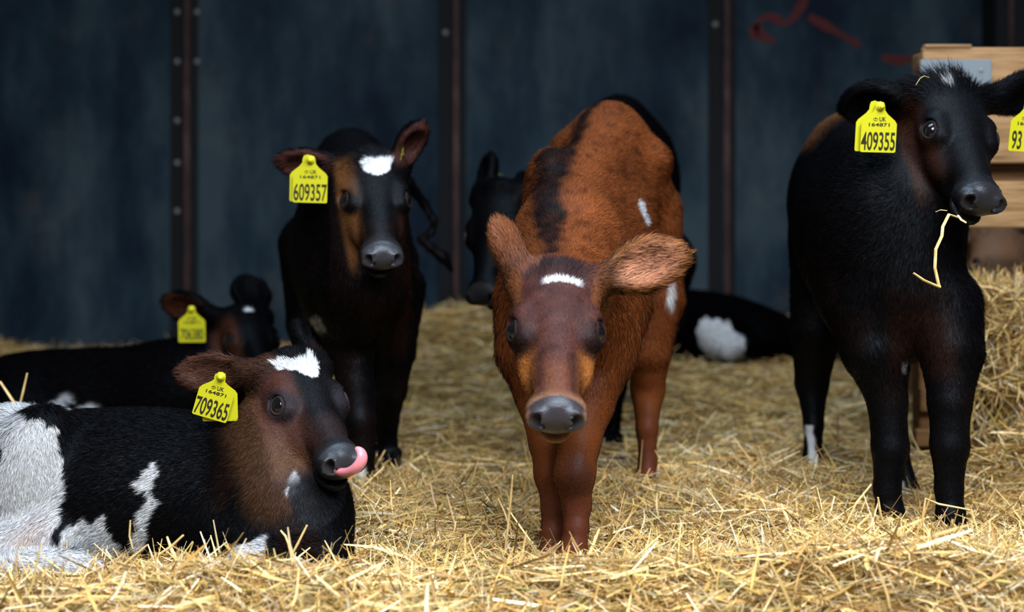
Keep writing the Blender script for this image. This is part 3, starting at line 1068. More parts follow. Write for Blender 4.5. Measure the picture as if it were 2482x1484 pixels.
        # around the eyes
        for g in (1, -1):
            c, r = H.eye(g); cl = H.loc(c[None])[0]
            e = np.hypot((hl[:, 1] - cl[1] - .016) / 1.7, (hl[:, 2] - cl[2] - 0.004)) + .45 * np.abs(hl[:, 0] - cl[0])
            col = mixc(col, (.012, .008, .010), smooth(.034, .014, e) * hm * .85)
        # bridge, lighter brown above the nose, buff ring round the nose
        m = hm * smooth(.17, .22, hl[:, 1]) * smooth(.03, .01, np.abs(hl[:, 0]))
        col = mixc(col, (.13, .050, .028), m * .8)
        ring = smooth(.250, .266, hl[:, 1]) * (hl[:, 1] < .34) * (np.abs(hl[:, 0]) < .08) * (hl[:, 2] > -.13)
        col = mixc(col, (.27, .15, .085), ring * .85)
        # white star
        xx = hl[:, 0] + .010
        yy = hl[:, 1] - (.036 + 4.0 * xx ** 2) + .002 * n3
        m = smooth(.0085, .0045, np.abs(yy)) * smooth(.037, .024, np.abs(xx) + .002 * n2) * (hl[:, 2] > -.06)
        col = mixc(col, WHT, m)
        # white flashes on the body
        for a, b, rr in ((P(1552, 492, 3.12), P(1570, 540, 3.10), .0075), (P(1632, 505, 3.25), P(1636, 590, 3.25), .012), (P(1640, 650, 3.2), P(1636, 750, 3.25), .018),
                         (P(1232, 480, 2.95), P(1224, 530, 2.93), .008), (P(1540, 800, 2.98), P(1515, 835, 2.95), .015)):
            q = v.copy(); mid = (a + b) / 2
            q[:, 1] = mid[1] + (v[:, 1] - mid[1]) * .18
            a2 = a.copy(); b2 = b.copy(); a2[1] = b2[1] = mid[1]
            m = smooth(rr * 1.25, rr * .75, segdist(q, a2, b2) + .004 * n2)
            col = mixc(col, WHT, m)
        # lower legs: darker knees, red pasterns
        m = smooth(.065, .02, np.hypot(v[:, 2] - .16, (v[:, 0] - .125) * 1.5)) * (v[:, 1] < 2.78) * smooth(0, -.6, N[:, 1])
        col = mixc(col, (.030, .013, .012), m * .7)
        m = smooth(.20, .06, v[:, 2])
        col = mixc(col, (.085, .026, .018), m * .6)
        # fur on the far and lower side of the belly
        # ears
        for (eb, ee, en, ew, eL, eW), inner in ((i1, (.22, .09, .06)), (i2, (.62, .30, .19))):
            rel = v - eb; al = rel @ ee; an = rel @ en; aw = rel @ ew
            m = smooth(.12, .3, al / eL) * (al < 1.1 * eL) * (np.abs(aw) < eW * .62) * (np.abs(an) < .045)
            col = mixc(col, (.17, .065, .030), m)
            col = mixc(col, (.10, .045, .035), m * smooth(.7, .3, al / eL) * .7)
            facing = smooth(.0, .5, N @ en)
            rim = smooth(1.0, .62, np.hypot((al / eL - .62) / .40, aw / (eW * .5)))
            col = mixc(col, inner, m * facing * rim * (1 + .35 * n3))
            col = mixc(col, (.30, .13, .045), m * facing * (1 - rim) * .8)
            col = mixc(col, (.03, .014, .012), m * facing * smooth(.38, .25, al / eL) * .85)
        nm, lip = face_common(col, v, hl)
        col = mixc(col, (.030, .027, .034), nm)
        return np.clip(col, .002, .9), nm
    def bl(v, f, hl):
        f = f * (1 + .5 * smooth(.55, .42, v[:, 2]) * smooth(.3, .4, v[:, 2]))
        for (eb, ee, en, ew, eL, eW) in (i2,):
            rel = v - eb; al = rel @ ee
            f = f * (1 + .5 * ((al > .3 * eL) & (al < 1.1 * eL) & (np.abs(rel @ en) < .04)))
        return f * (1 - .45 * smooth(.34, .26, v[:, 2]))
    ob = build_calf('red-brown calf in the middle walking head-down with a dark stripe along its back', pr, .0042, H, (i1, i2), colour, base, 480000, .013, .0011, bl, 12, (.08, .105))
    add_eye(ob, H, 1, base, (.035, .022, .02)); add_eye(ob, H, -1, base, (.035, .022, .02))
    # edge of a tag behind the left-hand ear
    ear_tag(ob, base, P(1266, 634, 2.56), V(.12, 1, 0), V(0, 0.2, 1), [], w=.06, stud=False)
    return ob, H


# ================================================================== 3. black calf standing on the left
def calf_left():
    base = V(-0.40, 3.6, 0.0)
    H = Head(P(905, 366, 3.24), P(936, 655, 3.02), V(.20, -.9, .42), 1.0)
    pr = torso(V(-.385, 3.42, .545), V(-.44, 3.88, .66), V(0, 0, 1), .160, .215, .155, .195)
    pr += [ncone(V(-.385, 3.36, .63), V(-.33, 3.27, .71), .112, .085, .04),
           ncone(V(-.345, 3.28, .70), H.w((0, .02, -.07)), .086, .06, .03),
           cone(V(-.345, 3.27, .62), V(-.345, 3.26, .50), .10, .09, .06),
           ell(V(-.365, 3.32, .47), np.eye(3), (.10, .09, .12), .06, V(0, 0, -1))]
    pr += chain([(825, 700, 3.42, .080), (848, 830, 3.38, .056), (862, 930, 3.36, .046), (872, 1020, 3.34, .042), (880, 1100, 3.33, .028), (882, 1150, 3.32, .027), (880, 1178, 3.31, .026)])
    pr += chain([(962, 700, 3.48, .068), (963, 850, 3.52, .046), (950, 945, 3.56, .040), (940, 1020, 3.60, .029), (940, 1075, 3.62, .025), (943, 1102, 3.61, .026)])
    pr += chain([(765, 600, 3.94, .10), (748, 780, 3.88, .056), (755, 880, 3.86, .042), (765, 980, 3.84, .026), (768, 1070, 3.82, .028)])
    pr += chain([(930, 640, 3.94, .095), (915, 830, 3.88, .058), (905, 920, 3.88, .036), (902, 1000, 3.84, .026), (902, 1075, 3.82, .028)])
    for p in (P(880, 1190, 3.30), P(945, 1112, 3.60), P(768, 1082, 3.8), P(902, 1088, 3.8)):
        pr += hoof_pair(p, .028)
    pr += H.prims()
    e1, i1 = ear_prims(H, 1, P(678, 392, 3.26), V(.10, -.85, -.45), W=.075, th=.020)
    e2, i2 = ear_prims(H, -1, P(1019, 302, 3.22), V(.55, -.8, -.1), W=.070, th=.020)
    pr += e1 + e2
    pr += chain([(930, 400, 4.02, .024), (985, 440, 4.06, .018), (1025, 490, 4.10, .011), (1052, 535, 4.10, .009), (1046, 562, 4.10, .009), (1022, 580, 4.10, .010), (1042, 598, 4.10, .012), (1072, 622, 4.10, .015), (1092, 650, 4.10, .007)], .008)
    def colour(v, N, hl):
        n1 = BIGN(v, 13); n2 = BIGN(v, 60, 4)
        col = np.tile(BLK, (len(v), 1))
        m = smooth(.05, .5, n1 + .25 * n2) * smooth(.75, .55, v[:, 2]) * .22
        col = mixc(col, DBR * .8, m)
        # brown near cheek (image left)
        m = smooth(.030, .050, hl[:, 0] + .004 * n1) * smooth(.0, .03, hl[:, 1]) * smooth(.255, .235, hl[:, 1]) * smooth(.01, -.02, hl[:, 2]) * smooth(-.006, .008, .088 - .22 * np.clip(hl[:, 1] - .11, 0, .2) - np.abs(hl[:, 0])) * smooth(-.15, -.12, hl[:, 2])
        col = mixc(col, np.array([.115, .050, .017]), m * .85)
        m = smooth(-.030, -.055, hl[:, 0]) * smooth(.10, .14, hl[:, 1]) * smooth(.24, .2, hl[:, 1]) * (hl[:, 0] > -.11)
        col = mixc(col, DBR, m * .5)
        m = smooth(-.02, -.09, hl[:, 2]) * (np.abs(hl[:, 0]) < .1) * (hl[:, 1] > .05) * (hl[:, 1] < .35) * (hl[:, 2] > -.25)
        col = mixc(col, DBR * 1.2, m * .12)
        for g in (1, -1):
            c, r = H.eye(g); cl = H.loc(c[None])[0]
            e = np.hypot((hl[:, 1] - cl[1] - .012) / 1.5, (hl[:, 2] - cl[2] - 0.008)) + .3 * np.abs(hl[:, 0] - cl[0])
            col = mixc(col, BLK, smooth(.030, .016, e) * (np.abs(hl[:, 0]) < .1))
        # white star, wide on top
        x = hl[:, 0] + .004; y = hl[:, 1] - .052
        poly = np.stack([x + .003 * n2, y + .003 * BIGN(v, 70, 8)], 1)
        m = polymask(poly, [(-.038, -.028), (-.012, -.024), (.004, -.020), (.020, -.026), (.036, -.014), (.030, .004), (.022, .022), (.004, .030), (-.012, .026), (-.028, .010)], (0, 1))
        col = mixc(col, WHT, m * (hl[:, 2] > -.07) * 1.0)
        # white at the elbow and pastern
        c = P(788, 772, 3.45)
        m = smooth(.028, .014, np.hypot(v[:, 0] - c[0], v[:, 2] - c[2]) + .006 * n2) * (v[:, 1] < 4.0)
        col = mixc(col, WHT * .7, m)
        m = smooth(.07, .055, v[:, 2] + .006 * n2) * (v[:, 0] > P(800, 0, 3.3)[0]) * (v[:, 0] < P(905, 0, 3.3)[0]) * (v[:, 1] < 3.5) * smooth(P(890, 0, 3.3)[0], P(882, 0, 3.3)[0], v[:, 0])
        col = mixc(col, WHT, m)
        # ears
        for (eb, ee, en, ew, eL, eW) in (i1, i2):
            rel = v - eb; al = rel @ ee; an = rel @ en; aw = rel @ ew
            m = smooth(.15, .35, al / eL) * (al < 1.1 * eL) * (np.abs(aw) < eW * .62) * (np.abs(an) < .045) * smooth(.0, .5, N @ en)
            col = mixc(col, (.075, .030, .026), m * .8)
        nm, lip = face_common(col, v, hl)
        col = mixc(col, (.014, .014, .018), lip * .9)
        col = mixc(col, (.026, .027, .034), nm)
        return col, nm
    ob = build_calf('black calf standing left of centre with a white star and one brown cheek', pr, .0048, H, (i1, i2), colour, base, 260000, .015, .0014, None, 13)
    add_eye(ob, H, 1, base, (.03, .02, .02)); add_eye(ob, H, -1, base, (.03, .02, .02))
    ear_tag(ob, base, P(752, 440, 3.17), V(1, .05, -.03), V(.04, -.10, 1),
            [('UK', .0175, .0125, .85), ('164871', .0068, .0098, 1.75), ('609357', -.0425, .0530, .47)], w=.0765, back=(-.008, .001, 0.0))
    ear_tag(ob, base, P(984, 362, 3.26), V(.25, 1, 0), V(.25, 0.2, 1), [], w=.05, stud=False)
    return ob, H


# ================================================================== 4. black and white calf lying at the front left
def calf_lying():
    base = V(-0.65, 2.72, 0.0)
    H = Head(P(713, 850, 2.78), P(846, 1098, 2.575), V(.36, -.55, .75), 1.0)
    pr = [cone(V(-.50, 2.76, .105), V(-.98, 2.86, .10), .150, .152, .06, comb=V(-1, 0, -.3), sq=(V(0, 1, 0), .95)),
          ell(V(-.74, 2.80, .085), np.eye(3), (.30, .165, .165), .06, V(-1, 0, -.35)),
          ell(V(-.445, 2.72, .09), np.eye(3), (.105, .12, .135), .06, V(-.3, 0, -1)),
          # haunch and folded hind leg
          ell(V(-.925, 2.72, .150), frame(V(.35, 0, 1), V(0, -1, 0)), (.085, .145, .085), .04, V(.1, 0, -1)),
          ell(V(-1.00, 2.80, .185), np.eye(3), (.10, .10, .085), .05, V(-.2, 0, -1)),
          cone(V(-.86, 2.66, .05), V(-1.00, 2.62, .015), .055, .05, .03, comb=V(-.4, 0, -1)),
          cone(V(-.98, 2.61, .010), V(-.80, 2.585, .012), .034, .030, .02),
          cone(V(-.80, 2.585, .012), V(-.765, 2.58, .008), .031, .024, .01),
          # neck
          cone(P(700, 1290, 2.70), P(668, 1110, 2.74), .105, .088, .06, comb=V(.1, -.1, -1)),
          cone(P(668, 1110, 2.74), H.w((0, .025, -.075)), .09, .066, .05, comb=V(.1, -.1, -1)),
          # folded forelegs
          cone(V(-.40, 2.68, .08), V(-.345, 2.60, .02), .085, .055, .05, comb=V(0, -.2, -1)),
          cone(V(-.345, 2.60, .03), P(655, 1350, 2.50), .046, .032, .02),
          cone(P(655, 1350, 2.50), P(592, 1360, 2.47), .031, .024, .01),
          cone(V(-.55, 2.66, .06), V(-.44, 2.60, .02), .06, .045, .05)]
    pr += H.prims()
    e1, i1 = ear_prims(H, 1, P(436, 905, 2.80), V(.05, -.90, .25), W=.078, th=.020)
    e2, i2 = ear_prims(H, -1, P(722, 792, 2.94), V(.5, .2, .5), W=.066, th=.019)
    pr += e1 + e2
    Q = lambda pts, d: [(P(a, b, d)[0], P(a, b, d)[2]) for a, b in pts]
    haunch = Q([(-120, 1000), (60, 1015), (130, 1040), (128, 1080), (160, 1130), (175, 1180), (165, 1240), (145, 1300), (165, 1330), (330, 1400), (60, 1440), (-160, 1440)], 2.66)
    belly = Q([(140, 1345), (165, 1280), (205, 1250), (235, 1272), (262, 1245), (275, 1290), (300, 1325), (330, 1365), (200, 1420)], 2.64)
    streak = Q([(372, 1110), (388, 1150), (380, 1190), (396, 1215), (372, 1260), (366, 1300), (330, 1360), (320, 1330), (345, 1280), (338, 1240), (352, 1230), (366, 1205), (362, 1188), (338, 1190), (330, 1165), (350, 1155)], 2.64)
    blk = Q([(-60, 1060), (15, 1068), (28, 1080), (15, 1115), (-60, 1150)], 2.68)
    def colour(v, N, hl):
        n1 = BIGN(v, 13); n2 = BIGN(v, 55, 4); n3 = BIGN(v, 130, 2)
        col = np.tile(BLK, (len(v), 1))
        vj = v + np.stack([n2 * .006 + n3 * .004, 0 * n2, BIGN(v, 55, 9) * .006], 1)
        front = v[:, 1] < 2.86
        col = mixc(col, DBR * .6, smooth(.25, .7, n1) * smooth(-.58, -.5, v[:, 0]) * .7)
        neckm = (hl[:, 1] > -.10) & (v[:, 0] > -.56) & (v[:, 2] > .05)
        # brown neck side and jaw
        e = segdist(v, P(620, 990, 2.68), P(690, 1160, 2.62))
        m = smooth(.100, .045, e + .012 * n1) * front
        col = mixc(col, np.array([.062, .030, .015]), m * .9)
        hm = headbox(hl)
        col = mixc(col, np.array([.016, .010, .010]), hm * smooth(.0, .03, hl[:, 1]))
        m = hm * smooth(.018, .050, hl[:, 0] + .006 * n1) * smooth(.02, .06, hl[:, 1]) * smooth(.27, .24, hl[:, 1])
        col = mixc(col, np.array([.062, .026, .020]), m)
        m = hm * smooth(-.052, -.085, hl[:, 2] + .006 * n1) * smooth(.255, .22, hl[:, 1])
        col = mixc(col, np.array([.095, .045, .020]), m * .9)
        m = hm * smooth(.03, .05, hl[:, 0]) * smooth(.06, .0, hl[:, 1])
        col = mixc(col, np.array([.065, .030, .018]), m * .8)
        # black forehead
        m = hm * smooth(.038, .016, hl[:, 0] + .004 * n1) * smooth(.20, .16, hl[:, 1])
        col = mixc(col, BLK * 1.1, m * .9)
        for g in (1, -1):
            c, r = H.eye(g); cl = H.loc(c[None])[0]
            ee_ = np.hypot((hl[:, 1] - cl[1] - .004) / 1.4, (hl[:, 2] - cl[2] - 0.004)) + .3 * np.abs(hl[:, 0] - cl[0])
            col = mixc(col, (.018, .016, .022), smooth(.034, .022, ee_) * hm * .9)
        # white blaze: notched diamond
        poly = np.stack([hl[:, 0] + .003 * n3 + .002 * n2, hl[:, 1] + .003 * BIGN(v, 90, 5)], 1)
        m = polymask(poly, [(.050, .012), (.046, .040), (.022, .062), (-.008, .092), (-.018, .088), (-.030, .060), (-.040, .030), (-.036, -.006), (-.018, .022), (.010, .028), (.024, .020)], (0, 1))
        col = mixc(col, WHT, m * (hl[:, 2] > -.062) * 1.0)
        # white spots under the throat
        for c, rr in ((P(708, 1162, 2.6), .014), (P(706, 1190, 2.6), .010)):
            m = smooth(rr, rr * .4, np.hypot(v[:, 0] - c[0], v[:, 2] - c[2]) + .006 * n3) * front
            col = mixc(col, WHT, m * .8)
        # white on the body
        m = (polymask(vj, haunch) | polymask(vj, belly) | polymask(vj, streak)) & ~polymask(vj, blk) & front
        wcol = WHT * (1 + .05 * n1)[:, None]
        col = np.where(m[:, None], wcol, col)
        pk = smooth(.05, .0, segdist(v, P(60, 1310, 2.6), P(110, 1240, 2.6))) * m
        col = mixc(col, (.55, .38, .34), pk * .5)
        # lying hind cannon and fore hoof white
        m = ((v[:, 2] < .055) & (v[:, 0] < -.74) & (v[:, 1] < 2.66)) | ((v[:, 0] < -.425) & (v[:, 0] > -.56) & (v[:, 1] < 2.545) & (v[:, 2] < .10))
        col = np.where(m[:, None], WHT * .95, col)
        for (eb, ee, en, ew, eL, eW) in (i1, i2):
            rel = v - eb; al = rel @ ee; an = rel @ en; aw = rel @ ew
            m = smooth(.15, .35, al / eL) * (al < 1.1 * eL) * (np.abs(aw) < eW * .62) * (np.abs(an) < .045)
            inn = m * smooth(.0, .5, N @ en) * (eb[0] < H.poll[0])
            col = mixc(col, BLK, m * (1 - inn) * .9)
            col = mixc(col, (.085, .038, .026), inn * .9)
        nm, lip = face_common(col, v, hl)
        col = mixc(col, (.010, .011, .014), lip * .95)
        col = mixc(col, (.024, .026, .032), nm)
        return np.clip(col, .002, .9), nm
    def bl(v, f, hl):
        w = smooth(-.80, -.86, v[:, 0])
        return f * (1 + .25 * w)
    ob = build_calf('black and white calf lying at the front left licking its nose', pr, .0040, H, (i1, i2), colour, base, 400000, .015, .0011, bl, 14)
    add_eye(ob, H, 1, base, (.06, .045, .05)); add_eye(ob, H, -1, base, (.06, .045, .05))
    ear_tag(ob, base, P(521, 964, 2.68), V(1, .05, -.30), V(.28, -.10, 1),
            [('UK', .0175, .0125, .85), ('164871', .0068, .0098, 1.75), ('709365', -.0425, .0530, .47)], w=.067, back=(.010, -.004, .30))
    # tongue curling up over the nose
    mb = MB()
    pts = [(812, 1140, 2.60, .009), (832, 1147, 2.572, .0105), (853, 1143, 2.552, .0120), (870, 1130, 2.542, .0128), (879, 1112, 2.542, .0125), (877, 1097, 2.545, .0110), (868, 1088, 2.550, .0080), (861, 1086, 2.553, .003)]
    mb.tube([P(a, b, d) for a, b, d, r in pts], [r for *_, r in pts], 16, flat=.75)
    o = mb.build('tongue', M_TONGUE, ob, P(850, 1130, 2.56), base, True)
    ss = o.modifiers.new('smooth', 'SUBSURF'); ss.levels = ss.render_levels = 2
    return ob, H


# ================================================================== 5. black calf lying behind it
def calf_lying_back():
    base = V(-1.1, 4.0, 0.0)
    H = Head(P(596, 738, 4.02), P(655, 905, 3.80), V(.30, -.55, .7), 1.0)
    pr = [ell(P(250, 985, 4.05), np.eye(3), (.36, .18, .165), .06, V(-1, 0, -.3)),
          ell(P(430, 965, 4.02), np.eye(3), (.20, .17, .165), .06, V(-1, 0, -.3)),
          ell(P(60, 990, 4.05), np.eye(3), (.20, .16, .15), .06, V(-1, 0, -.3)),
          ell(P(30, 1010, 3.95), np.eye(3), (.13, .1, .12), .04, V(-1, 0, -.3)),
          cone(P(480, 940, 4.02), P(560, 860, 4.05), .12, .085, .06),
          cone(P(560, 860, 4.05), H.w((0, .03, -.07)), .09, .065, .05),
          cone(P(240, 1050, 3.86), P(140, 1000, 3.82), .05, .03, .03)]
    pr += H.prims()
    e1, i1 = ear_prims(H, 1, P(396, 728, 4.02), V(.1, -.85, -.3), W=.095, th=.022)
    e2, i2 = ear_prims(H, -1, P(588, 672, 4.16), V(.3, -.6, .4), W=.115, th=.026)
    pr += e1 + e2
    def colour(v, N, hl):
        n1 = BIGN(v, 13); n2 = BIGN(v, 60, 4)
        col = np.tile(BLK * .8, (len(v), 1))
        hm = headbox(hl)
        m = hm * smooth(.030, .055, hl[:, 0] + .006 * n1) * smooth(.02, .06, hl[:, 1]) * smooth(.27, .24, hl[:, 1])
        col = mixc(col, DBR * 1.4, m)
        m = smooth(.013, .006, np.hypot((hl[:, 0] + .004) / 1.4, hl[:, 1] - .028) + .003 * n2) * (hl[:, 2] > -.06)
        col = mixc(col, WHT, m)
        for c in (P(205, 1008, 3.8), P(140, 985, 3.8)):
            m = smooth(.03, .015, np.hypot(v[:, 0] - c[0], v[:, 2] - c[2])) * (v[:, 1] < 3.98)
            col = mixc(col, WHT * .6, m)
        for (eb, ee, en, ew, eL, eW) in (i1,):
            rel = v - eb; al = rel @ ee; an = rel @ en; aw = rel @ ew
            m = smooth(.3, .5, al / eL) * (al < .95 * eL) * (np.abs(aw) < eW * .35) * (np.abs(an) < .045) * smooth(.0, .5, N @ en)
            col = mixc(col, (.05, .018, .010), m * .8)
        nm, lip = face_common(col, v, hl)
        return col, nm
    ob = build_calf('black calf lying at the far left behind the black and white calf', pr, .006, H, (i1, i2), colour, base, 110000, .014, .0018, None, 15, (.03, .06))
    add_eye(ob, H, 1, base, (.03, .02, .03)); add_eye(ob, H, -1, base, (.03, .02, .03))
    ear_tag(ob, base, P(465, 790, 3.93), V(1, .05, 0), V(.0, -.10, 1),
            [('UK', .0175, .0125, .85), ('164871', .0068, .0098, 1.75), ('706380', -.0395, .0440, .50)], w=.0740)
    return ob, H


# ================================================================== 6. black calf behind the brown one
def calf_behind():
    base = V(0.25, 3.95, 0.0)
    H = Head(P(1192, 447, 3.72), P(1148, 735, 3.56), V(-.5, -.8, .2), 1.08)
    pr = torso(V(.225, 3.95, .62), V(.32, 4.22, .765), V(0, 0, 1), .16, .22, .175, .205)
    pr += [ncone(V(.17, 3.88, .62), V(.04, 3.78, .62), .10, .08, .04),
           ncone(V(.04, 3.80, .62), H.w((0, .05, -.08)), .08, .06, .03),
           ell(V(.385, 4.28, .70), np.eye(3), (.11, .14, .20), .06, V(0, 0, -1))]
    pr += chain([(1500, 680, 4.05, .11), (1492, 850, 3.98, .052), (1487, 940, 3.98, .036), (1484, 1010, 3.95, .024), (1482, 1060, 3.93, .026)])
    pr += chain([(1590, 640, 4.3, .12), (1580, 850, 4.25, .05), (1575, 950, 4.28, .032), (1572, 1020, 4.25, .03)])
    pr += chain([(1330, 700, 3.85, .09), (1335, 900, 3.85, .045), (1340, 1000, 3.84, .028), (1342, 1080, 3.82, .03)])
    pr += chain([(1400, 700, 3.95, .09), (1400, 900, 3.95, .045), (1398, 1000, 3.94, .028), (1396, 1060, 3.92, .03)])
    for p in (P(1481, 1072, 3.90), P(1572, 1020, 4.22), P(1342, 1090, 3.8), P(1396, 1068, 3.9)):
        pr += hoof_pair(p)
    pr += H.prims()
    e1, i1 = ear_prims(H, 1, P(1190, 374, 3.80), V(-.4, -.2, .3), W=.075, th=.024)
    e2, i2 = ear_prims(H, -1, P(1290, 432, 3.82), V(.3, -.2, .3), W=.075, th=.022)
    pr += e1 + e2
    def colour(v, N, hl):
        col = np.tile(BLK * .55, (len(v), 1))
        nm, lip = face_common(col, v, hl)
        return mixc(col, (.012, .012, .014), nm), nm
    ob = build_calf('black calf standing behind the red-brown calf, only its head and rump showing', pr, .006, H, (i1, i2), colour, base, 100000, .013, .0018, None, 16, (.03, .06))
    add_eye(ob, H, 1, base, (.05, .04, .045)); add_eye(ob, H, -1, base, (.06, .045, .05))
    ear_tag(ob, base, P(1213, 424, 3.70), V(1, .2, 0), V(0, -1, .3), [], w=.012, stud=False)
    return ob, H


# ================================================================== 7. calf lying at the back wall
def calf_far():
    base = V(0.75, 5.3, 0.05)
    H = Head(P(1940, 800, 5.35), P(2080, 860, 5.25), V(0, -.2, 1), 1.0)
    pr = [ell(P(1700, 800, 5.4), np.eye(3), (.24, .18, .145), .06, V(1, 0, -.3)),
          ell(P(1790, 815, 5.35), np.eye(3), (.20, .15, .12), .06, V(1, 0, -.3)),
          ell(P(1640, 790, 5.45), np.eye(3), (.16, .15, .13), .05, V(1, 0, -.3)),
          ell(P(1745, 820, 5.22), frame(V(.6, 0, -.5), V(0, -1, 0)), (.085, .13, .08), .04, V(.5, 0, -1)),
          cone(P(1770, 845, 5.16), P(1800, 838, 5.12), .05, .032, .02),
          cone(P(1800, 836, 5.12), P(1812, 832, 5.10), .030, .022, .01),
          cone(P(1810, 820, 5.35), P(1930, 822, 5.33), .10, .065, .06)]
    pr += H.prims()
    e1, i1 = ear_prims(H, 1, P(1950, 760, 5.4), V(0, -.5, .8), W=.08, th=.024)
    e2, i2 = ear_prims(H, -1, P(1940, 850, 5.2), V(0, -.9, .2), W=.08, th=.024)
    pr += e1 + e2
    poly = [(P(a, b, 5.2)[0], P(a, b, 5.2)[2]) for a, b in [(1686, 800), (1692, 778), (1705, 768), (1720, 771), (1736, 769), (1748, 778), (1762, 773), (1770, 795), (1792, 812), (1804, 824), (1802, 870), (1720, 870), (1694, 835)]]
    def colour(v, N, hl):
        n2 = BIGN(v, 40, 4)
        col = np.tile(BLK * .5, (len(v), 1))
        vj = v + np.stack([n2 * .006, 0 * n2, n2 * .006], 1)
        m = polymask(vj, poly) & (v[:, 1] < 5.42)
        col = np.where(m[:, None], WHT * .95, col)
        m = (v[:, 0] > P(1802, 0, 5.1)[0]) & (v[:, 1] < 5.15)
        col = np.where(m[:, None], BLK * .6, col)
        return col, np.zeros(len(v))
    ob = build_calf('black calf with a white haunch lying by the back wall right of the brown calf', pr, .007, H, (i1, i2), colour, base, 60000, .014, .0022, None, 17, (.03, .06))
    add_eye(ob, H, 1, base); add_eye(ob, H, -1, base)
    return ob, H


# ================================================================== 8. fawn calf beyond the rack
def calf_fawn():
    base = V(1.36, 4.1, 0.0)
    H = Head(P(2442, 560, 3.98), P(2432, 735, 3.84), V(0, -1, .25), 1.05)
    pr = [ell(V(1.42, 4.45, .52), np.eye(3), (.17, .30, .19), .06, V(0, 1, -.3)),
          cone(V(1.40, 4.25, .58), H.w((0, .03, -.07)), .12, .075, .06)]
    for x, y in ((1.32, 4.28), (1.50, 4.30), (1.33, 4.66), (1.50, 4.66)):
        pr += [cone(V(x, y, .42), V(x, y, .22), .07, .038, .05), cone(V(x, y, .22), V(x, y, .03), .030, .028, .02), *hoof_pair(V(x, y, .02))]
    pr += H.prims()
    e1, i1 = ear_prims(H, 1, H.w((.17, .01, -.03)), V(0, -1, -.2), W=.08, th=.022)
    e2, i2 = ear_prims(H, -1, H.w((-.17, .01, -.03)), V(0, -1, -.2), W=.08, th=.022)
    pr += e1 + e2
    def colour(v, N, hl):
        n1 = BIGN(v, 16)
        col = np.array([.26, .135, .075]) * (1 + .25 * n1)[:, None]
        b = smooth(.225, .24, hl[:, 1]) * smooth(.268, .25, hl[:, 1]) * (np.abs(hl[:, 0]) < .1) * (hl[:, 2] > -.15)
        col = mixc(col, (.55, .50, .48), b)
        m = smooth(.255, .268, hl[:, 1]) * (np.abs(hl[:, 0]) < .1) * (hl[:, 1] < .34)
        col = mixc(col, (.32, .19, .15), m)
        return col, np.zeros(len(v))
    ob = build_calf('fawn calf with a pale muzzle band seen through the gap in the hay rack boards', pr, .007, H, (i1, i2), colour, base, 40000, .012, .002, None, 18)
    add_eye(ob, H, 1, base); add_eye(ob, H, -1, base)
    return ob, H


import time as _t
for fn in (calf_right, calf_brown, calf_left, calf_lying, calf_lying_back, calf_behind, calf_far, calf_fawn):
    t0 = _t.time()
    BUILT[fn.__name__] = fn()
    print(fn.__name__, round(_t.time() - t0, 1))


# ------------------------------------------------------------------ hay rack on the right
def hay_rack():
    d = 3.66
    x0 = P(2228, 0, d)[0]
    base = V(x0, d, 0)
    root = bpy.data.objects.new('hay_rack', None); COL.objects.link(root); root.location = base
    tag(root, 'rough sawn wooden hay rack with wide boards behind the right-hand calf', 'hay rack')
    x1 = 2.0
    def board(ya, yb, name='board', mat=M_WOOD, dx=0.0, dd=0.0, th=.028, xe=x1):
        za, zb = P(0, yb, d)[2], P(0, ya, d)[2]
        mb = MB(); mb.box(((x0 + dx + xe) / 2, d + dd, (za + zb) / 2), (xe - x0 - dx, th, zb - za), .004)
        return mb.build(name, mat, root, base, base)
    board(116, 262, dx=.006)
    board(266, 396, dx=.006)
    mb = MB(); mb.box((x0 + .07, d - .003, P(0, 113, d)[2]), (.12, .03, .008), .002); mb.build('top_batten', M_WOOD, root, base, base)
    board(440, 553)
    board(940, 998, mat=M_WOOD_D)
    board(1040, 1082, mat=M_WOOD_D, dx=-.012)
    # posts behind the boards
    for px, w in ((x0 + .04, .07), (1.80, .07)):
        mb = MB(); mb.box((px, d + .05, .50), (w, .07, 1.12), .005); mb.build('post', M_WOOD_D, root, base, base)
    # recessed rail seen in the first gap
    board(388, 448, 'rail', M_WOOD_D, dx=.08, dd=.06)
    # zinc bracket
    za, zb = P(0, 232, d)[2], P(0, 146, d)[2]
    xa, xb = P(2226, 0, d)[0], P(2398, 0, d)[0]
    mb = MB(); mb.box(((xa + xb) / 2, d - .0165, (za + zb) / 2), (xb - xa, .004, zb - za), .0015)
    br = mb.build('bracket', M_ZINC, root, base, base)
    for sx in (.15, .5, .85):
        mb = MB(); mb.lathe([(.007, 0), (.006, .003), (.0001, .004)], Matrix.Translation((xa + (xb - xa) * sx, d - .0185, (za * .3 + zb * .7))) @ Matrix.Rotation(math.pi / 2, 4, 'X'), 10)
        mb.build('screw', M_BOLT, br, base, base)
    # ledge that carries the straw
    mb = MB(); mb.box(((x0 + x1) / 2 + .05, d + .10, .19), (x1 - x0 - .1, .18, .025), .003)
    mb.build('ledge', M_WOOD_D, root, base, base)
    mb = MB(); mb.box(((x0 + x1) / 2 + .05, d + .175, .26), (x1 - x0 - .1, .02, .15), .003)
    mb.build('back_board', M_WOOD_D, root, base, base)


hay_rack()


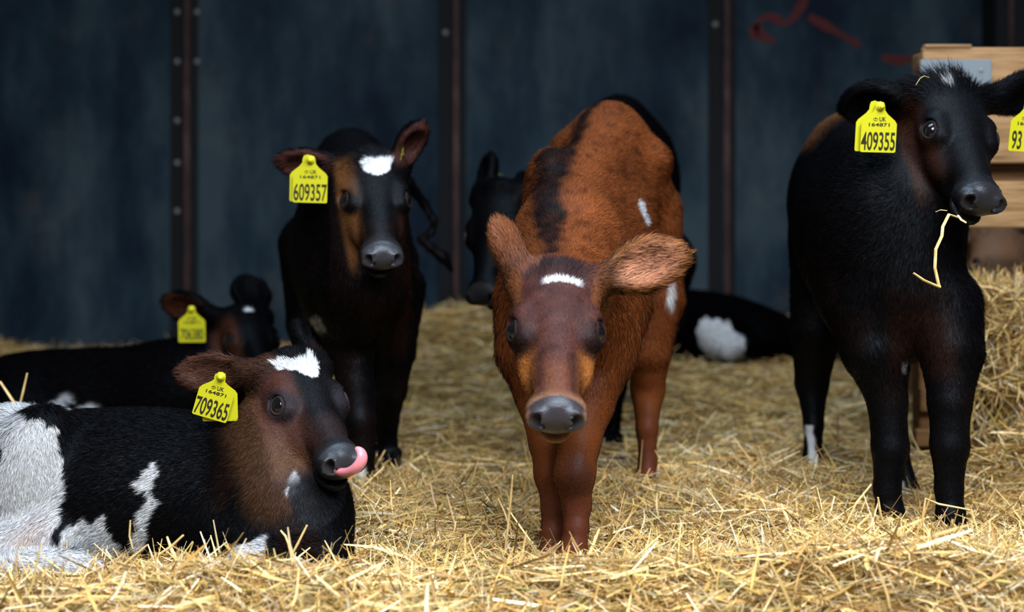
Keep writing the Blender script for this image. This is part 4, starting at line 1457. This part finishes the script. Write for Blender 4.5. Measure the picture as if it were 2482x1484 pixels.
def heap():
    n = 7600
    u = rng.random(n); x = rng.uniform(1.165, 1.95, n); z = rng.uniform(.19, .455, n)
    # bulging front of the heap
    lim = .455 - .35 * np.clip(1.22 - x, 0, 1)
    z = np.minimum(z, lim - rng.random(n) * .02)
    y = 3.66 - .015 - .10 * np.sqrt(np.clip(1 - ((z - .27) / .2) ** 2, 0.02, 1)) - rng.uniform(-.06, .012, n)
    top = rng.random(n) < .3
    y = np.where(top, rng.uniform(3.56, 3.80, n), y); z = np.where(top, .435 + .02 * rng.random(n), z)
    yaw = rng.uniform(0, 6.28, n); pitch = rng.normal(0, .75, n)
    L = rng.uniform(.03, .15, n); W = rng.uniform(.002, .006, n)
    me = straw_mesh('straw_heap', np.stack([x, y, z], 1), yaw, pitch, L, W, straw_colors(n), rng.uniform(0, .8, n))
    tag(link('straw_heap', me, M_STRAW), 'heap of straw bulging out between the boards of the hay rack', 'straw', kind='stuff')
    # long strands hanging over the lower boards
    q = []
    n = 260
    x = rng.uniform(1.14, 1.6, n); z = rng.uniform(.08, .30, n); y = 3.60 - rng.random(n) * .05
    me = straw_mesh('hanging_straw', np.stack([x, y, z], 1), rng.uniform(-.6, .6, n) + math.pi * (rng.random(n) > .5), rng.uniform(.5, 1.4, n) * rng.choice([-1, 1], n), rng.uniform(.06, .22, n), rng.uniform(.003, .007, n), straw_colors(n), rng.uniform(0, .5, n))
    tag(link('hanging_straw', me, M_STRAW), 'straw strands hanging down over the low boards of the hay rack', 'straw', kind='stuff')


heap()


# ------------------------------------------------------------------ single stalks one can point at
M_STALK = mat_noise('pale_stalk', [(0.3, (.55, .38, .13)), (0.55, (.78, .60, .28)), (0.75, (.88, .76, .46))], (1, 1, 1), 60, 4, .45, .4)


def stalk(label, pts, r, flat=.45, name='straw_stalk'):
    mb = MB(); q = [P(*p) for p in pts]
    n = len(q); rad = [r * (1 if 0 < i < n - 1 else .75) for i in range(n)]
    mb.tube(q, rad, 10, flat=flat)
    base = q[0]
    o = mb.build(name, M_STALK, None, tuple(base))
    o.data.update()
    tag(o, label, 'straw stalk')
    return o


stalk('bent pale straw stalk hanging from the mouth of the right-hand black calf',
      [(2325, 528, 2.72), (2300, 520, 2.70), (2285, 550, 2.695), (2283, 572, 2.69), (2268, 605, 2.69), (2266, 650, 2.69), (2275, 690, 2.69), (2278, 696, 2.688), (2268, 692, 2.686), (2240, 680, 2.68), (2214, 662, 2.68)], .0036, .6)
stalk('short bit of straw on the lower lip of the right-hand black calf',
      [(2322, 522, 2.70), (2330, 533, 2.69), (2342, 540, 2.69)], .003)
stalk('thin curved straw wisp at the mouth corner above the hanging stalk',
      [(2268, 514, 2.73), (2280, 509, 2.72), (2296, 511, 2.715)], .002)
stalk('thin curled straw wisp beside the crown of the right-hand black calf',
      [(2220, 206, 2.90), (2230, 190, 2.90), (2240, 184, 2.90), (2252, 188, 2.90)], .0012)
stalk('tall pale straw stalk standing upright left of the brown calf legs',
      [(1224, 1335, 2.58), (1230, 1290, 2.58), (1238, 1210, 2.58), (1243, 1152, 2.58)], .0052)
stalk('broad straw stalk leaning right in front of the lying calf chest',
      [(706, 1348, 2.46), (722, 1318, 2.46), (744, 1274, 2.46)], .0052)
stalk('bent straw stalk leaning left in front of the lying calf chest',
      [(706, 1350, 2.45), (698, 1316, 2.45), (692, 1300, 2.45), (680, 1286, 2.45)], .0042)
stalk('thick straw stalk rising right below the lying calf white streak',
      [(386, 1344, 2.42), (415, 1325, 2.42), (444, 1298, 2.42)], .005)
stalk('thin straw stalk curving up below the lying calf belly',
      [(322, 1330, 2.40), (314, 1300, 2.40), (316, 1262, 2.40)], .003)
stalk('long folded straw stalk standing against the right foreleg of the right-hand calf',
      [(2240, 1300, 2.62), (2236, 1255, 2.62), (2243, 1208, 2.62), (2275, 1222, 2.62), (2350, 1236, 2.62)], .0042)
stalk('slanting straw stalk on the mound left of the right-hand calf forelegs',
      [(2052, 1268, 2.56), (2075, 1220, 2.56), (2112, 1174, 2.56)], .0042)
stalk('upright straw stalk touching the left foreleg of the right-hand calf',
      [(2140, 1268, 2.62), (2133, 1240, 2.62), (2128, 1206, 2.62)], .005)
stalk('straw stalk rising steeply at the far left edge behind the white haunch',
      [(52, 1010, 3.25), (30, 970, 3.25), (0, 925, 3.25)], .006)
stalk('thin amber straw stalk leaning right at the far left edge behind the white haunch',
      [(46, 990, 3.25), (56, 950, 3.25), (66, 905, 3.25)], .005)
